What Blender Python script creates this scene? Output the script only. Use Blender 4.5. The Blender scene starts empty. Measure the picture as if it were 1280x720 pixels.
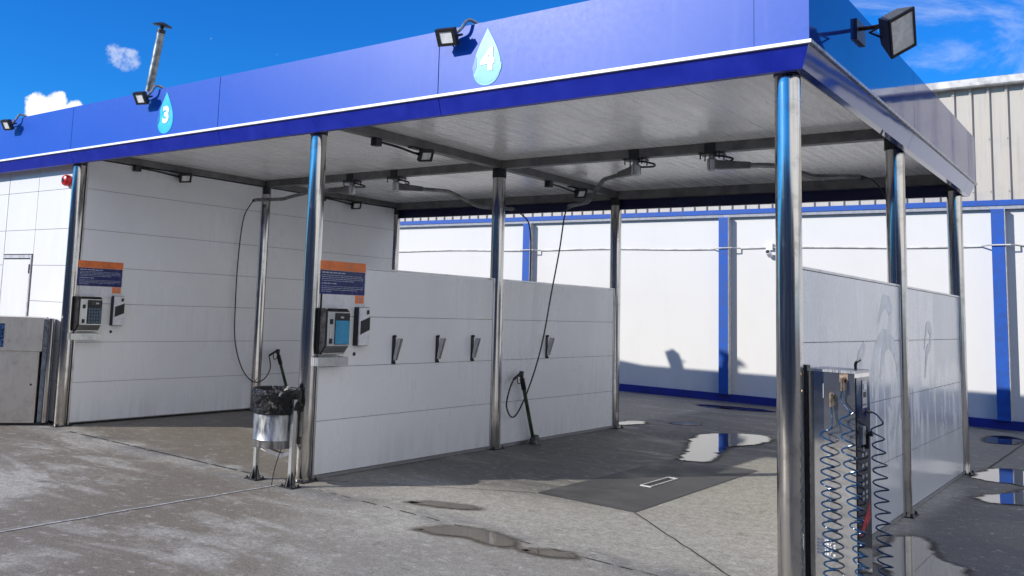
import bpy, bmesh, math, random
from mathutils import Vector, Matrix, noise as mnoise
random.seed(7)
R_ = math.radians
C = bpy.context.scene.collection
sc = bpy.context.scene

# ------------------------------------------------------------------ node helpers
class NT:
    def __init__(s, name):
        s.m = bpy.data.materials.new(name); s.m.use_nodes = True
        s.t = s.m.node_tree; s.b = s.t.nodes['Principled BSDF']; s._co = None
    def n(s, typ, **kw):
        nd = s.t.nodes.new(typ)
        for k, v in kw.items(): setattr(nd, k, v)
        return nd
    def l(s, a, b): s.t.links.new(a, b)
    def put(s, v, sock):
        if isinstance(v, bpy.types.NodeSocket): s.l(v, sock)
        else: sock.default_value = v
    def co(s):
        if s._co is None: s._co = s.n('ShaderNodeTexCoord').outputs['Object']
        return s._co
    def mapping(s, scale, loc=(0, 0, 0)):
        m = s.n('ShaderNodeMapping'); s.l(s.co(), m.inputs[0]); m.inputs['Scale'].default_value = scale
        m.inputs['Location'].default_value = loc
        return m.outputs[0]
    def noise(s, scale, detail=4, rough=.55, vec=None, dist=0):
        t = s.n('ShaderNodeTexNoise'); s.l(vec if vec is not None else s.co(), t.inputs['Vector'])
        t.inputs['Scale'].default_value = scale; t.inputs['Detail'].default_value = detail
        t.inputs['Roughness'].default_value = rough; t.inputs['Distortion'].default_value = dist
        return t.outputs['Fac']
    def math(s, op, a, b=None, c=None, clamp=False):
        m = s.n('ShaderNodeMath', operation=op, use_clamp=clamp)
        s.put(a, m.inputs[0])
        if b is not None: s.put(b, m.inputs[1])
        if c is not None: s.put(c, m.inputs[2])
        return m.outputs[0]
    def ramp(s, v, lo, hi, a=0., b=1.):
        m = s.n('ShaderNodeMapRange', interpolation_type='SMOOTHSTEP'); s.put(v, m.inputs[0])
        m.inputs[1].default_value = lo; m.inputs[2].default_value = hi
        m.inputs[3].default_value = a; m.inputs[4].default_value = b
        return m.outputs[0]
    def mix(s, f, a, b, blend='MIX'):
        m = s.n('ShaderNodeMix', data_type='RGBA', blend_type=blend)
        s.put(f, m.inputs[0])
        for v, k in ((a, 6), (b, 7)):
            if isinstance(v, (tuple, list)): v = (*v[:3], 1)
            s.put(v, m.inputs[k])
        return m.outputs[2]
    def xyz(s):
        x = s.n('ShaderNodeSeparateXYZ'); s.l(s.co(), x.inputs[0]); return x.outputs
    def bump(s, h, strength=.2, dist=.01):
        b = s.n('ShaderNodeBump'); s.l(h, b.inputs['Height']); b.inputs['Strength'].default_value = strength
        b.inputs['Distance'].default_value = dist; s.l(b.outputs[0], s.b.inputs['Normal'])
    def set(s, **kw):
        for k, v in kw.items():
            if isinstance(v, tuple) and len(v) == 3: v = (*v, 1)
            s.put(v, s.b.inputs[k])

def simple(name, col, rough=.5, metal=0., var=.12, scale=14, rvar=.1, ior=1.5, bump=0., bscale=80, stretch=(1, 1, 1)):
    t = NT(name)
    v = t.mapping(stretch)
    n = t.noise(scale, 5, .6, v)
    c2 = tuple(max(0, x * (1 - var * 2)) for x in col); c1 = tuple(min(1, x * (1 + var)) for x in col)
    t.set(**{'Base Color': t.mix(t.ramp(n, .3, .7), c2, c1), 'Roughness': t.ramp(n, .25, .75, max(.02, rough - rvar), rough + rvar),
             'Metallic': metal, 'IOR': ior})
    if bump: t.bump(t.noise(bscale, 4, .6, v), bump, .004)
    return t.m

# ------------------------------------------------------------------ materials
def m_steel(name, col=(.60, .62, .64), rough=.2, zstretch=True):
    t = NT(name)
    v = t.mapping((60, 60, .9) if zstretch else (.9, 60, 60))
    n = t.noise(3, 4, .6, v); g = t.noise(7, 5, .65)
    t.set(**{'Base Color': t.mix(t.ramp(g, .45, .75), col, tuple(x * .72 for x in col)), 'Metallic': 1.0,
             'Roughness': t.math('ADD', t.ramp(n, .3, .7, rough * .7, rough * 1.3), t.ramp(g, .5, .8, 0, rough * .8))})
    t.bump(n, .03, .001)
    return t.m
STEEL = m_steel('stainless_steel', (.58, .555, .52), .12)
STEEL2 = m_steel('brushed_steel', (.55, .56, .57), .34)
GALV = simple('galvanised_steel', (.50, .51, .52), .42, .9, .2, 9, .12, bump=.1, bscale=40)
MIRROR = m_steel('polished_steel', (.66, .655, .64), .06)
MIRROR.node_tree.nodes['Principled BSDF'].inputs['Metallic'].default_value = .93
BEAM = simple('grey_beam_paint', (.17, .17, .17), .5, .2, .18, 6)
DARKM = simple('dark_metal', (.035, .036, .04), .45, .4, .2, 20)
BLACK = simple('black_plastic', (.012, .012, .014), .35, 0, .2, 30)
RUBBER = simple('black_rubber', (.015, .016, .02), .42, 0, .15, 40)
RED = simple('red_plastic', (.55, .012, .018), .3, 0, .1, 20)
WHITEP = simple('white_plastic', (.75, .76, .78), .35, 0, .05, 20)
GLASS_L = simple('lamp_glass', (.80, .81, .80), .12, 0, .08, 25)
CYAN = simple('screen_cyan', (.055, .30, .52), .18, 0, .06, 18)
NAVY = simple('navy_print', (.010, .018, .14), .25, 0, .15, 8)
ORANGE = simple('orange_print', (.85, .20, .035), .3, 0, .15, 5)
LETTER = simple('pale_print', (.42, .45, .55), .4, 0, .08, 20)
KEYS = simple('keypad_blue', (.10, .15, .22), .35, .3, .2, 60)
DROP = simple('drop_blue', (.03, .50, .78), .35, 0, .06, 6)
DROPM = simple('drop_middle', (.07, .42, .60), .35, 0, .06, 6)
DROPP = simple('drop_pale', (.12, .48, .60), .35, 0, .06, 6)
DROPD = simple('drop_dark', (.01, .17, .45), .35, 0, .05, 6)
WHITE = simple('white_vinyl', (.82, .85, .84), .4, 0, .03, 10)
GREYSEAL = simple('grey_joint_seal', (.20, .205, .215), .7, 0, .2, 30)
SEAL = simple('dark_seal', (.02, .022, .03), .7, 0, .2, 30)
HOSE = simple('blue_hose', (.008, .050, .13), .2, 0, .15, 30)
BRASS = simple('brass_fitting', (.55, .42, .30), .3, 1, .15, 30)
GREENP = simple('lance_sleeve', (.045, .085, .04), .4, .2, .35, 14, stretch=(1, 1, .4))
REDARROW = simple('red_vinyl', (.45, .03, .04), .3, 0, .08, 20)
RUST = simple('rusty_bracket', (.22, .07, .035), .7, .2, .35, 30)

def m_panel(name, col=(.83, .845, .86), rough=.28, ribs=True, dirt=.07):
    t = NT(name)
    g = t.noise(1.1, 6, .65); d = t.noise(2.0, 6, .6, t.mapping((6, 6, .5)))
    s = t.noise(60, 3, .6)
    z = t.xyz()[2]
    low = t.math('MULTIPLY', t.ramp(z, .5, .0), t.ramp(d, .42, .62))       # splashed mud along the foot
    f = t.math('ADD', t.math('MULTIPLY', t.ramp(g, .4, .75), dirt), t.math('MULTIPLY', low, dirt * 2.2), clamp=True)
    f = t.math('ADD', f, t.math('MULTIPLY', t.ramp(s, .66, .8), .10), clamp=True)
    t.set(**{'Base Color': t.mix(f, col, (.26, .25, .23)), 'IOR': 1.5,
             'Roughness': t.math('ADD', t.ramp(g, .3, .7, rough - .07, rough + .07), t.math('MULTIPLY', t.ramp(d, .45, .65), .12))})
    if ribs:
        w = t.n('ShaderNodeTexWave', wave_type='BANDS', bands_direction='Z'); t.l(t.co(), w.inputs[0])
        w.inputs['Scale'].default_value = 7.2; w.inputs['Distortion'].default_value = 0
        t.bump(t.math('ADD', t.math('MULTIPLY', w.outputs['Fac'], .10), t.math('MULTIPLY', g, .5)), .10, .005)
    return t.m
PANEL = m_panel('white_sandwich_panel')
PANELW = m_panel('white_front_panel', (.66, .66, .655), .4, True, .05)

def m_residue():
    # glossy white cladding with a half washed-off film: pale drips low down, clean darker field higher up
    t = NT('washed_panel')
    g = t.noise(1.4, 6, .65); d = t.noise(2.2, 7, .66, t.mapping((3.2, 3.2, .7)), .5)
    x, y, z = t.xyz()
    clean = t.math('MULTIPLY', t.ramp(y, 1.28, 1.34), t.ramp(t.math('ADD', z, t.math('MULTIPLY', t.math('SUBTRACT', d, .5), .9)), 1.02, 1.16))
    drip = t.math('MULTIPLY', t.math('MULTIPLY', t.ramp(d, .48, .58), t.ramp(z, .25, .7)), t.math('SUBTRACT', 1., t.math('MULTIPLY', clean, .85)))
    film = t.math('MULTIPLY', t.ramp(g, .35, .7), .35)
    a = t.mix(clean, (.58, .61, .66), (.27, .33, .43))
    b = t.mix(t.math('MULTIPLY', drip, .9), a, (.80, .82, .84))
    c = t.mix(film, b, (.50, .53, .57))
    t.set(**{'Base Color': c, 'Roughness': t.math('ADD', t.ramp(g, .3, .7, .10, .2), t.math('MULTIPLY', drip, .18)), 'IOR': 1.6})
    t.bump(g, .12, .006)
    return t.m
PANELR = m_residue()
FILM = simple('soap_film', (.78, .81, .84), .5, 0, .12, 9, bump=.1)

def m_blue(name, lit_dusty):
    t = NT(name)
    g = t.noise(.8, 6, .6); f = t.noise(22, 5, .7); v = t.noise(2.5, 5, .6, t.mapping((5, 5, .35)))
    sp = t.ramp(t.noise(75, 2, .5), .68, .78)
    base = (.001, .070, .45) if lit_dusty else (.004, .034, .24)  # one blue paint: lit front tone, darker base painted for the shaded sides
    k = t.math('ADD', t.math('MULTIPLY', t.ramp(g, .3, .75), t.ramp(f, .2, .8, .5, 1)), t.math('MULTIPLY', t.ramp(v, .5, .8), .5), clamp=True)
    if lit_dusty: k = t.math('MULTIPLY', k, t.ramp(t.math('ADD', t.xyz()[0], t.math('MULTIPLY', t.math('SUBTRACT', g, .5), 4)), -.5, 3.0, .25, 1))  # dust thickens to the right, also painting in the sun's gloss haze
    k = t.math('ADD', t.math('MULTIPLY', k, .09 if lit_dusty else .02), t.math('MULTIPLY', sp, .10 if lit_dusty else .02), clamp=True)
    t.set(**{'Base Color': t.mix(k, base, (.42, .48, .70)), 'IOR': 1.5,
             'Roughness': t.ramp(f, .1, .9, .36, .44) if lit_dusty else t.ramp(g, .2, .8, .03, .07)})
    if lit_dusty: t.set(**{'Specular IOR Level': .32})
    t.bump(t.noise(1.3, 2, .5), .07, .02)
    return t.m
BLUE_F = m_blue('blue_fascia_lit_dusty', True)
BLUE_S = m_blue('blue_fascia_shaded_gloss', False)
BLUE_B = simple('blue_band_paint', (.002, .014, .29), .35, 0, .06, 5)

def m_soffit():
    t = NT('ribbed_white_soffit')
    st = t.noise(2.2, 7, .7, t.mapping((9, .45, 1)), .2); g = t.noise(.9, 5, .6); fine = t.noise(5, 6, .7, t.mapping((22, .8, 1)))
    f = t.math('ADD', t.math('MULTIPLY', t.ramp(st, .46, .72), .08), t.math('MULTIPLY', t.ramp(fine, .5, .74), .06), clamp=True)
    f = t.math('ADD', f, t.math('MULTIPLY', t.ramp(g, .42, .72), .26), clamp=True)
    w = t.n('ShaderNodeTexWave', wave_type='BANDS', bands_direction='X'); t.l(t.co(), w.inputs[0])
    w.inputs['Scale'].default_value = 5.0; w.inputs['Distortion'].default_value = 0
    t.set(**{'Base Color': t.mix(f, (.90, .905, .915), (.42, .42, .42)), 'IOR': 1.5,
             'Roughness': t.ramp(st, .3, .7, .22, .32)})
    t.bump(t.math('ADD', t.math('MULTIPLY', w.outputs['Fac'], .4), fine), .07, .004)
    return t.m
SOFFIT = m_soffit()

def m_plaster():
    t = NT('white_rendered_wall')
    g = t.noise(.7, 6, .65); s = t.noise(2, 6, .6, t.mapping((2.5, 2.5, .4))); f = t.noise(60, 4, .6)
    z = t.xyz()[2]
    k = t.math('ADD', t.math('MULTIPLY', t.ramp(g, .45, .75), .10), t.math('MULTIPLY', t.ramp(s, .5, .8), .08))
    k = t.math('ADD', k, t.math('MULTIPLY', t.ramp(z, .55, .1), t.math('MULTIPLY', t.ramp(s, .4, .6), .22)), clamp=True)
    t.set(**{'Base Color': t.mix(k, (.62, .617, .60), (.42, .41, .39)), 'Roughness': .85})
    t.bump(t.math('ADD', f, t.math('MULTIPLY', g, 2)), .25, .006)
    return t.m
PLASTER = m_plaster()
BLUEW = simple('blue_wall_paint', (.002, .070, .36), .65, 0, .12, 9, bump=.08)
BLUEBASE = simple('blue_skirting_paint', (.006, .016, .22), .55, 0, .15, 6, bump=.1)

def m_clad():
    t = NT('weathered_cladding')
    s = t.noise(3, 6, .65, t.mapping((9, 1, .35))); g = t.noise(1.2, 6, .6); b = t.noise(.5, 4, .6)
    k = t.math('ADD', t.math('MULTIPLY', t.ramp(s, .48, .75), .45), t.math('MULTIPLY', t.ramp(g, .5, .72), .35), clamp=True)
    c = t.mix(k, (.45, .42, .37), (.25, .235, .22))
    c = t.mix(t.math('MULTIPLY', t.ramp(b, .5, .7), .35), c, (.50, .40, .27))
    t.set(**{'Base Color': c, 'Roughness': .5})
    return t.m
CLAD = m_clad()
GUTTER = simple('grey_gutter', (.55, .54, .52), .5, 0, .2, 5)

def m_ground():
    t = NT('stained_concrete')
    x, y, z = t.xyz()
    big = t.noise(.42, 6, .62, None, .6); med = t.noise(1.5, 7, .66, t.mapping((1, 1.5, 1)), .5)
    str_ = t.noise(1.1, 9, .74, t.mapping((.55, 1.8, 1), (3, 1, 0)), .8)
    fine = t.noise(34, 6, .72); grit = t.noise(95, 4, .75); spots = t.noise(6.5, 5, .6, None, .4)
    edge = t.math('MULTIPLY', t.math('SUBTRACT', med, .5), 1.0)
    xe = t.math('ADD', x, edge); ye = t.math('ADD', y, edge)
    pale = (.44, .42, .365); warm = (.42, .40, .34); brown = (.165, .132, .092); grey = (.135, .138, .14); pit = (.07, .066, .06)
    c = t.mix(t.ramp(big, .35, .65), pale, (.29, .272, .235))
    # beige floor of the right hand bay
    bay4 = t.math('MULTIPLY', t.math('MULTIPLY', t.ramp(ye, -.5, .5), t.ramp(ye, 5.3, 4.6)), t.math('MULTIPLY', t.ramp(xe, 3.9, 5.2), t.ramp(x, 8.0, 7.8)))
    c = t.mix(t.math('MULTIPLY', bay4, .8), c, warm)
    # damp brown film on the forecourt, broken up
    ap = t.math('MULTIPLY', t.ramp(ye, -.15, -.55), t.ramp(t.math('ADD', xe, t.math('MULTIPLY', y, .9)), 5.0, 3.2))
    dmp = t.math('MULTIPLY', ap, t.ramp(t.math('ADD', t.math('MULTIPLY', str_, .6), t.math('MULTIPLY', big, .4)), .44, .535))
    c = t.mix(t.math('MULTIPLY', dmp, .85), c, brown)
    # washed, wet floor of the left hand bay
    b3 = t.math('MULTIPLY', t.math('MULTIPLY', t.ramp(ye, -.16, .10), t.ramp(x, 3.84, 3.7)), t.ramp(x, -.3, .2))
    c = t.mix(t.math('MULTIPLY', b3, t.ramp(med, .2, .55, .55, .95)), c, brown)
    # worn damp yard behind and right of bays, canopy shade painted into its colour
    yard = t.math('MAXIMUM', t.ramp(t.math('ADD', y, t.math('MULTIPLY', edge, .6)), 4.6, 5.6), t.ramp(t.math('ADD', x, t.math('MULTIPLY', edge, .2)), 7.95, 8.15))
    c = t.mix(yard, c, t.mix(t.ramp(str_, .38, .62), (.030, .029, .028), (.17, .167, .16)))
    # wet concrete beside the partition, whose cast shadow is deepened in the colour
    wet_shade4 = t.math('MULTIPLY', t.ramp(str_, .64, .42, .45, 1), t.math('MULTIPLY', t.math('MULTIPLY', t.ramp(xe, 6.7, 5.2), t.ramp(x, 3.8, 3.95)), t.ramp(ye, .5, 1.6)))
    c = t.mix(t.math('MULTIPLY', wet_shade4, .85), c, (.034, .033, .032))
    # tyre drag and dirt along the kerb line of the bays
    gl = t.math('MULTIPLY', t.ramp(t.math('ABSOLUTE', t.math('ADD', t.math('ADD', y, .19), t.math('MULTIPLY', t.math('SUBTRACT', big, .5), .25))), .30, .02), t.ramp(med, .42, .62))
    c = t.mix(t.math('MULTIPLY', gl, .6), c, (.10, .10, .11))
    c = t.mix(t.math('MULTIPLY', t.ramp(spots, .6, .70), .45), c, pit)
    c = t.mix(t.ramp(fine, .42, .62, .0, .75), c, t.mix(.55, c, (.10, .095, .09)))
    mid = t.noise(11, 6, .7, None, .3)
    c = t.mix(t.ramp(mid, .47, .62, 0, .48), c, t.mix(.5, c, (.13, .12, .10)))
    c = t.mix(t.ramp(mid, .45, .32, 0, .38), c, (.60, .59, .57))
    c = t.mix(t.ramp(grit, .52, .66, 0, .50), c, (.07, .068, .064))
    c = t.mix(t.ramp(grit, .46, .34, 0, .42), c, (.68, .67, .63))
    vor = t.n('ShaderNodeTexVoronoi', feature='F1'); t.l(t.co(), vor.inputs['Vector']); vor.inputs['Scale'].default_value = 28
    c = t.mix(t.math('MULTIPLY', t.ramp(vor.outputs['Distance'], .20, .10), t.ramp(mid, .45, .6, .0, .55)), c, (.09, .085, .08))
    wet = t.math('MAXIMUM', t.math('MAXIMUM', t.math('MULTIPLY', dmp, .6), t.math('MULTIPLY', b3, .8)), t.math('MULTIPLY', t.math('MAXIMUM', yard, wet_shade4), t.ramp(str_, .62, .40)))
    t.set(**{'Base Color': c, 'Roughness': t.math('SUBTRACT', .86, t.math('MULTIPLY', wet, .38)), 'IOR': 1.45})
    t.bump(t.math('ADD', t.math('MULTIPLY', fine, .6), t.math('ADD', t.math('MULTIPLY', grit, .5), med)), .35, .012)
    return t.m
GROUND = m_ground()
def m_slab():
    t = NT('dark_drain_concrete')
    g = t.noise(2.2, 6, .65); f = t.noise(45, 5, .7); sp = t.noise(70, 2, .5)
    c = t.mix(t.ramp(g, .35, .65), (.05, .048, .046), (.10, .096, .092))
    c = t.mix(t.ramp(f, .45, .8, 0, .4), c, (.04, .04, .04)); c = t.mix(t.ramp(sp, .74, .8), c, (.42, .41, .39))
    t.set(**{'Base Color': c, 'Roughness': t.ramp(g, .3, .7, .5, .8)}); t.bump(f, .3, .006)
    return t.m
SLAB = m_slab()
def m_water(name, col, rough=.02):
    t = NT(name); g = t.noise(3, 4, .6); n = t.noise(5, 3, .5); e = t.noise(26, 5, .7); e2 = t.noise(7, 5, .65)
    at = t.n('ShaderNodeAttribute'); at.attribute_name = 'depth'; dep = at.outputs['Fac']
    d = t.math('ADD', dep, t.math('ADD', t.math('MULTIPLY', t.math('SUBTRACT', e, .5), .55), t.math('MULTIPLY', t.math('SUBTRACT', e2, .5), .7)))
    t.set(**{'Base Color': t.mix(t.ramp(g, .3, .7), col, tuple(c * .6 for c in col)), 'Roughness': t.ramp(d, .5, .9, rough + .10, rough), 'IOR': 1.9})
    t.bump(n, .035, .01)
    tr = t.n('ShaderNodeBsdfTransparent'); damp = t.n('ShaderNodeBsdfTransparent'); damp.inputs[0].default_value = (.66, .65, .63, 1)
    m1 = t.n('ShaderNodeMixShader'); t.l(t.ramp(d, .0, .5), m1.inputs[0]); t.l(tr.outputs[0], m1.inputs[1]); t.l(damp.outputs[0], m1.inputs[2])
    m2 = t.n('ShaderNodeMixShader'); t.l(t.ramp(d, .34, .84), m2.inputs[0]); t.l(m1.outputs[0], m2.inputs[1]); t.l(t.b.outputs[0], m2.inputs[2])
    out = t.t.nodes['Material Output']; t.l(m2.outputs[0], out.inputs['Surface'])
    return t.m
WATER = m_water('puddle_water', (.035, .033, .03)); WATERB = m_water('shallow_brown_water', (.17, .14, .10), .04)
WATERB.node_tree.nodes['Principled BSDF'].inputs['IOR'].default_value = 1.5
def m_bag():
    t = NT('black_bag'); n = t.noise(16, 5, .65, t.mapping((1, 1, .6)), 1.4)
    t.set(**{'Base Color': (.003, .003, .004), 'Roughness': .2, 'Specular IOR Level': .35, 'IOR': 1.5}); t.bump(n, .9, .03); return t.m
BAG = m_bag()

# ------------------------------------------------------------------ mesh builder
class MB:
    def __init__(s): s.b = bmesh.new()
    def box(s, x0, x1, y0, y1, z0, z1, M=None):
        vs = [s.b.verts.new(Vector(p) if M is None else M @ Vector(p)) for p in
              ((x0, y0, z0), (x1, y0, z0), (x1, y1, z0), (x0, y1, z0), (x0, y0, z1), (x1, y0, z1), (x1, y1, z1), (x0, y1, z1))]
        for f in ((0, 3, 2, 1), (4, 5, 6, 7), (0, 1, 5, 4), (1, 2, 6, 5), (2, 3, 7, 6), (3, 0, 4, 7)):
            s.b.faces.new([vs[i] for i in f])
        return s
    def hexa(s, p):       # eight corners, bottom ring then top ring
        vs = [s.b.verts.new(Vector(q)) for q in p]
        for f in ((0, 3, 2, 1), (4, 5, 6, 7), (0, 1, 5, 4), (1, 2, 6, 5), (2, 3, 7, 6), (3, 0, 4, 7)):
            s.b.faces.new([vs[i] for i in f])
        return s
    def prism(s, pts, axis, a, b, M=None):
        def P(u, v, w):
            q = {'x': (w, u, v), 'y': (u, w, v), 'z': (u, v, w)}[axis]
            return Vector(q) if M is None else M @ Vector(q)
        n = len(pts); A = [s.b.verts.new(P(u, v, a)) for u, v in pts]; B = [s.b.verts.new(P(u, v, b)) for u, v in pts]
        for i in range(n): s.b.faces.new((A[i], A[(i + 1) % n], B[(i + 1) % n], B[i]))
        s.b.faces.new(A[::-1]); s.b.faces.new(B)
        return s
    def tube(s, pts, r, n=8, cap=True):
        pts = [Vector(p) for p in pts]; rs = r if isinstance(r, (list, tuple)) else [r] * len(pts)
        rings = []; up = None
        for i, p in enumerate(pts):
            d = (pts[min(i + 1, len(pts) - 1)] - pts[max(i - 1, 0)]).normalized()
            if up is None:
                up = Vector((0, 0, 1)) if abs(d.z) < .9 else Vector((1, 0, 0))
            u = (up - d * up.dot(d)).normalized(); v = d.cross(u); up = u
            rings.append([s.b.verts.new(p + (u * math.cos(2 * math.pi * k / n) + v * math.sin(2 * math.pi * k / n)) * rs[i]) for k in range(n)])
        for a, b in zip(rings, rings[1:]):
            for k in range(n): s.b.faces.new((a[k], a[(k + 1) % n], b[(k + 1) % n], b[k]))
        if cap: s.b.faces.new(rings[0][::-1]); s.b.faces.new(rings[-1])
        return s
    def lathe(s, prof, c=(0, 0, 0), n=24, M=None, wob=None, caps=True):
        rings = []
        for r, z in prof:
            ring = []
            for k in range(n):
                a = 2 * math.pi * k / n; rr = r if wob is None else r * wob(a, z)
                q = Vector((rr * math.cos(a), rr * math.sin(a), z))
                ring.append(s.b.verts.new((M @ q if M is not None else q) + Vector(c)))
            rings.append(ring)
        for a, b in zip(rings, rings[1:]):
            for k in range(n): s.b.faces.new((a[k], a[(k + 1) % n], b[(k + 1) % n], b[k]))
        if caps: s.b.faces.new(rings[0][::-1]); s.b.faces.new(rings[-1])
        return s
    def poly(s, pts):
        s.b.faces.new([s.b.verts.new(Vector(p)) for p in pts]); return s

def build(name, mb, mat, parent=None, bevel=0., smooth=35, origin=None):
    b = mb.b
    if bevel:
        es = [e for e in b.edges if len(e.link_faces) == 2 and e.calc_face_angle(0) > R_(40)]
        bmesh.ops.bevel(b, geom=es, offset=bevel, segments=2, profile=.6, affect='EDGES', clamp_overlap=True)
    bmesh.ops.recalc_face_normals(b, faces=b.faces[:])
    off = Vector(parent.get('_o', (0, 0, 0))) if parent is not None else Vector(origin or (0, 0, 0))
    bmesh.ops.translate(b, verts=b.verts[:], vec=-off)
    me = bpy.data.meshes.new(name); b.to_mesh(me); b.free()
    if smooth:
        for p in me.polygons: p.use_smooth = True
        me.set_sharp_from_angle(angle=R_(smooth))
    me.materials.append(mat)
    o = bpy.data.objects.new(name, me); C.objects.link(o)
    if parent is not None:
        o.parent = parent; o['_o'] = parent['_o']
    else:
        o.location = off; o['_o'] = tuple(off)
    return o

def tag(o, label, cat, group=None):
    o['label'] = label; o['category'] = cat
    if group: o['group'] = group
    return o
def thing(name, label, cat, loc=(0, 0, 0), group=None):
    o = bpy.data.objects.new(name, None); C.objects.link(o); o.empty_display_size = .1
    o.location = loc; o['_o'] = tuple(loc)
    return tag(o, label, cat, group)
def struct(name, mb, mat, bevel=0., smooth=35):
    o = build(name, mb, mat, None, bevel, smooth); o['kind'] = 'structure'; return o
def dup(root, loc, label, rz=0.):
    r = root.copy(); C.objects.link(r); r.location = loc; r.rotation_euler = (0, 0, rz); r['label'] = label
    def rec(src, par):
        for ch in list(src.children):
            c = ch.copy(); C.objects.link(c); c.parent = par; rec(ch, c)
    rec(root, r)
    return r

def text_bm(txt, size, bold=.0):
    cu = bpy.data.curves.new('text_outline', 'FONT'); cu.body = txt; cu.size = size; cu.offset = bold
    cu.align_x = 'CENTER'; cu.align_y = 'CENTER'; cu.resolution_u = 6; cu.extrude = .0015
    ob = bpy.data.objects.new('text_outline', cu); C.objects.link(ob)
    bpy.context.view_layer.update()
    me = bpy.data.meshes.new_from_object(ob.evaluated_get(bpy.context.evaluated_depsgraph_get()))
    mb = MB(); mb.b.from_mesh(me)
    bpy.data.objects.remove(ob); bpy.data.curves.remove(cu); bpy.data.meshes.remove(me)
    return mb
def xform(mb, M):
    bmesh.ops.transform(mb.b, matrix=M, verts=mb.b.verts[:]); return mb
FRONT = Matrix(((1, 0, 0), (0, 0, -1), (0, 1, 0))).to_4x4()          # text on a face that looks toward -y
SIDE = Matrix(((0, 0, 1), (1, 0, 0), (0, 1, 0))).to_4x4()            # text on a face that looks toward +x

def bez(pts, n=8):
    P = [Vector(p) for p in pts]; out = []
    for i in range(len(P) - 1):
        a, b, c, d = P[max(i - 1, 0)], P[i], P[i + 1], P[min(i + 2, len(P) - 1)]
        for k in range(n):
            t = k / n
            out.append(.5 * ((2 * b) + (c - a) * t + (2 * a - 5 * b + 4 * c - d) * t * t + (-a + 3 * b - 3 * c + d) * t ** 3))
    out.append(P[-1]); return out

# ------------------------------------------------------------------ measures
W1, W, D1, D2, HP = 3.91, 7.85, 2.85, 5.70, 1.833
PR = .072
RX, FY, BY, LX = 8.03, -.20, 5.85, -7.0
WY = 11.1

# ------------------------------------------------------------------ ground
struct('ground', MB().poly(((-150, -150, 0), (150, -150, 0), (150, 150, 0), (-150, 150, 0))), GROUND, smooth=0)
struct('drain_slab', MB().poly(((5.48, 1.19, .004), (6.36, 1.16, .004), (6.36, 3.95, .004), (5.50, 3.98, .004))), SLAB, smooth=0)
def strip(pts, w, z=.004):
    mb = MB(); P = [Vector((*p, z)) for p in pts]
    for a, b in zip(P, P[1:]):
        d = (b - a).normalized(); s = Vector((-d.y, d.x, 0)) * w / 2
        mb.poly((a - s, b - s, b + s, a + s))
    return mb
jt = MB()
joint_mat = simple('joint_filler', (.05, .047, .043), .9, 0, .3, 30)
pale_mat = simple('cement_line', (.42, .42, .41), .9, 0, .2, 20)
def jline(a, b, n=14, w=.014, wob=.006):
    pts = [Vector(a).lerp(Vector(b), i / n) for i in range(n + 1)]
    return [(p.x + random.uniform(-wob, wob), p.y + random.uniform(-wob, wob)) for p in pts]
for k, (a, b, w) in enumerate((((6.37, 1.15), (7.62, -.10), .014), ((8.0, 5.95), (8.05, 11.0), .02), ((5.47, 1.18), (3.95, .10), .008))):
    struct('concrete_joint', strip(jline(a, b), w), joint_mat, smooth=0)
struct('concrete_joint', strip(jline((3.92, -.30), (3.90, -5.5), 30, .02, .008), .022), pale_mat, smooth=0)
# broken drainage groove along the front of the bays
gm = MB()
x = 4.25
while x < 7.4:
    L = random.uniform(.06, .2)
    gm.poly([(q[0], q[1], .004) for q in ((x, -.16 - .05 * (x - 4.2) + random.uniform(-.01, .01)), (x + L, -.165 - .05 * (x + L - 4.2)), (x + L, -.150 - .05 * (x + L - 4.2)), (x + .02, -.148 - .05 * (x - 4.2)))])
    x += L + random.uniform(.02, .14)
x = .45
while x < 3.5:
    L = random.uniform(.12, .4)
    gm.poly([(q[0], q[1], .004) for q in ((x, -.155 + random.uniform(-.01, .01)), (x + L, -.15), (x + L, -.125), (x + .02, -.12))])
    x += L + random.uniform(.0, .08)
struct('drainage_groove', gm, joint_mat, smooth=0)

def puddle(pts, mat, z=.005, seed=0, amp=.05):
    P = [Vector((*p, 0)) for p in pts]; loop = bez(P + [P[0]], 10)[:-1]
    mb = MB(); out = []
    for p in loop:
        n = mnoise.noise(Vector((p.x * 5 + seed, p.y * 5, seed))) + .5 * mnoise.noise(Vector((p.x * 14 + seed, p.y * 14, seed)))
        out.append((p.x + n * amp, p.y + n * amp * .8, z))
    n = len(out); cx = sum(q[0] for q in out) / n; cy = sum(q[1] for q in out) / n
    def ring(d):
        res = []
        for k in range(n):
            a, b = Vector(out[k - 2][:2]), Vector(out[(k + 2) % n][:2]); t = (b - a)
            t = t.normalized() if t.length else Vector((1, 0)); nn = Vector((-t.y, t.x))
            if area < 0: nn = -nn
            res.append(mb.b.verts.new((out[k][0] + nn.x * d, out[k][1] + nn.y * d, z)))
        return res
    area = sum(out[k - 1][0] * out[k][1] - out[k][0] * out[k - 1][1] for k in range(n))
    lay = mb.b.verts.layers.float.new('depth')
    r0, r1, r2 = ring(-.07), ring(.0), ring(.05)
    for q in r0: q[lay] = 0.
    for q in r1: q[lay] = .5
    for q in r2: q[lay] = 1.
    for A_, B_ in ((r0, r1), (r1, r2)):
        for k in range(n): mb.b.faces.new((A_[k], A_[(k + 1) % n], B_[(k + 1) % n], B_[k]))
    es = [mb.b.edges.get((r2[k], r2[(k + 1) % n])) for k in range(n)]
    bmesh.ops.triangle_fill(mb.b, edges=es, use_beauty=True)
    o = struct('puddle', mb, mat, smooth=0); return o
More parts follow.
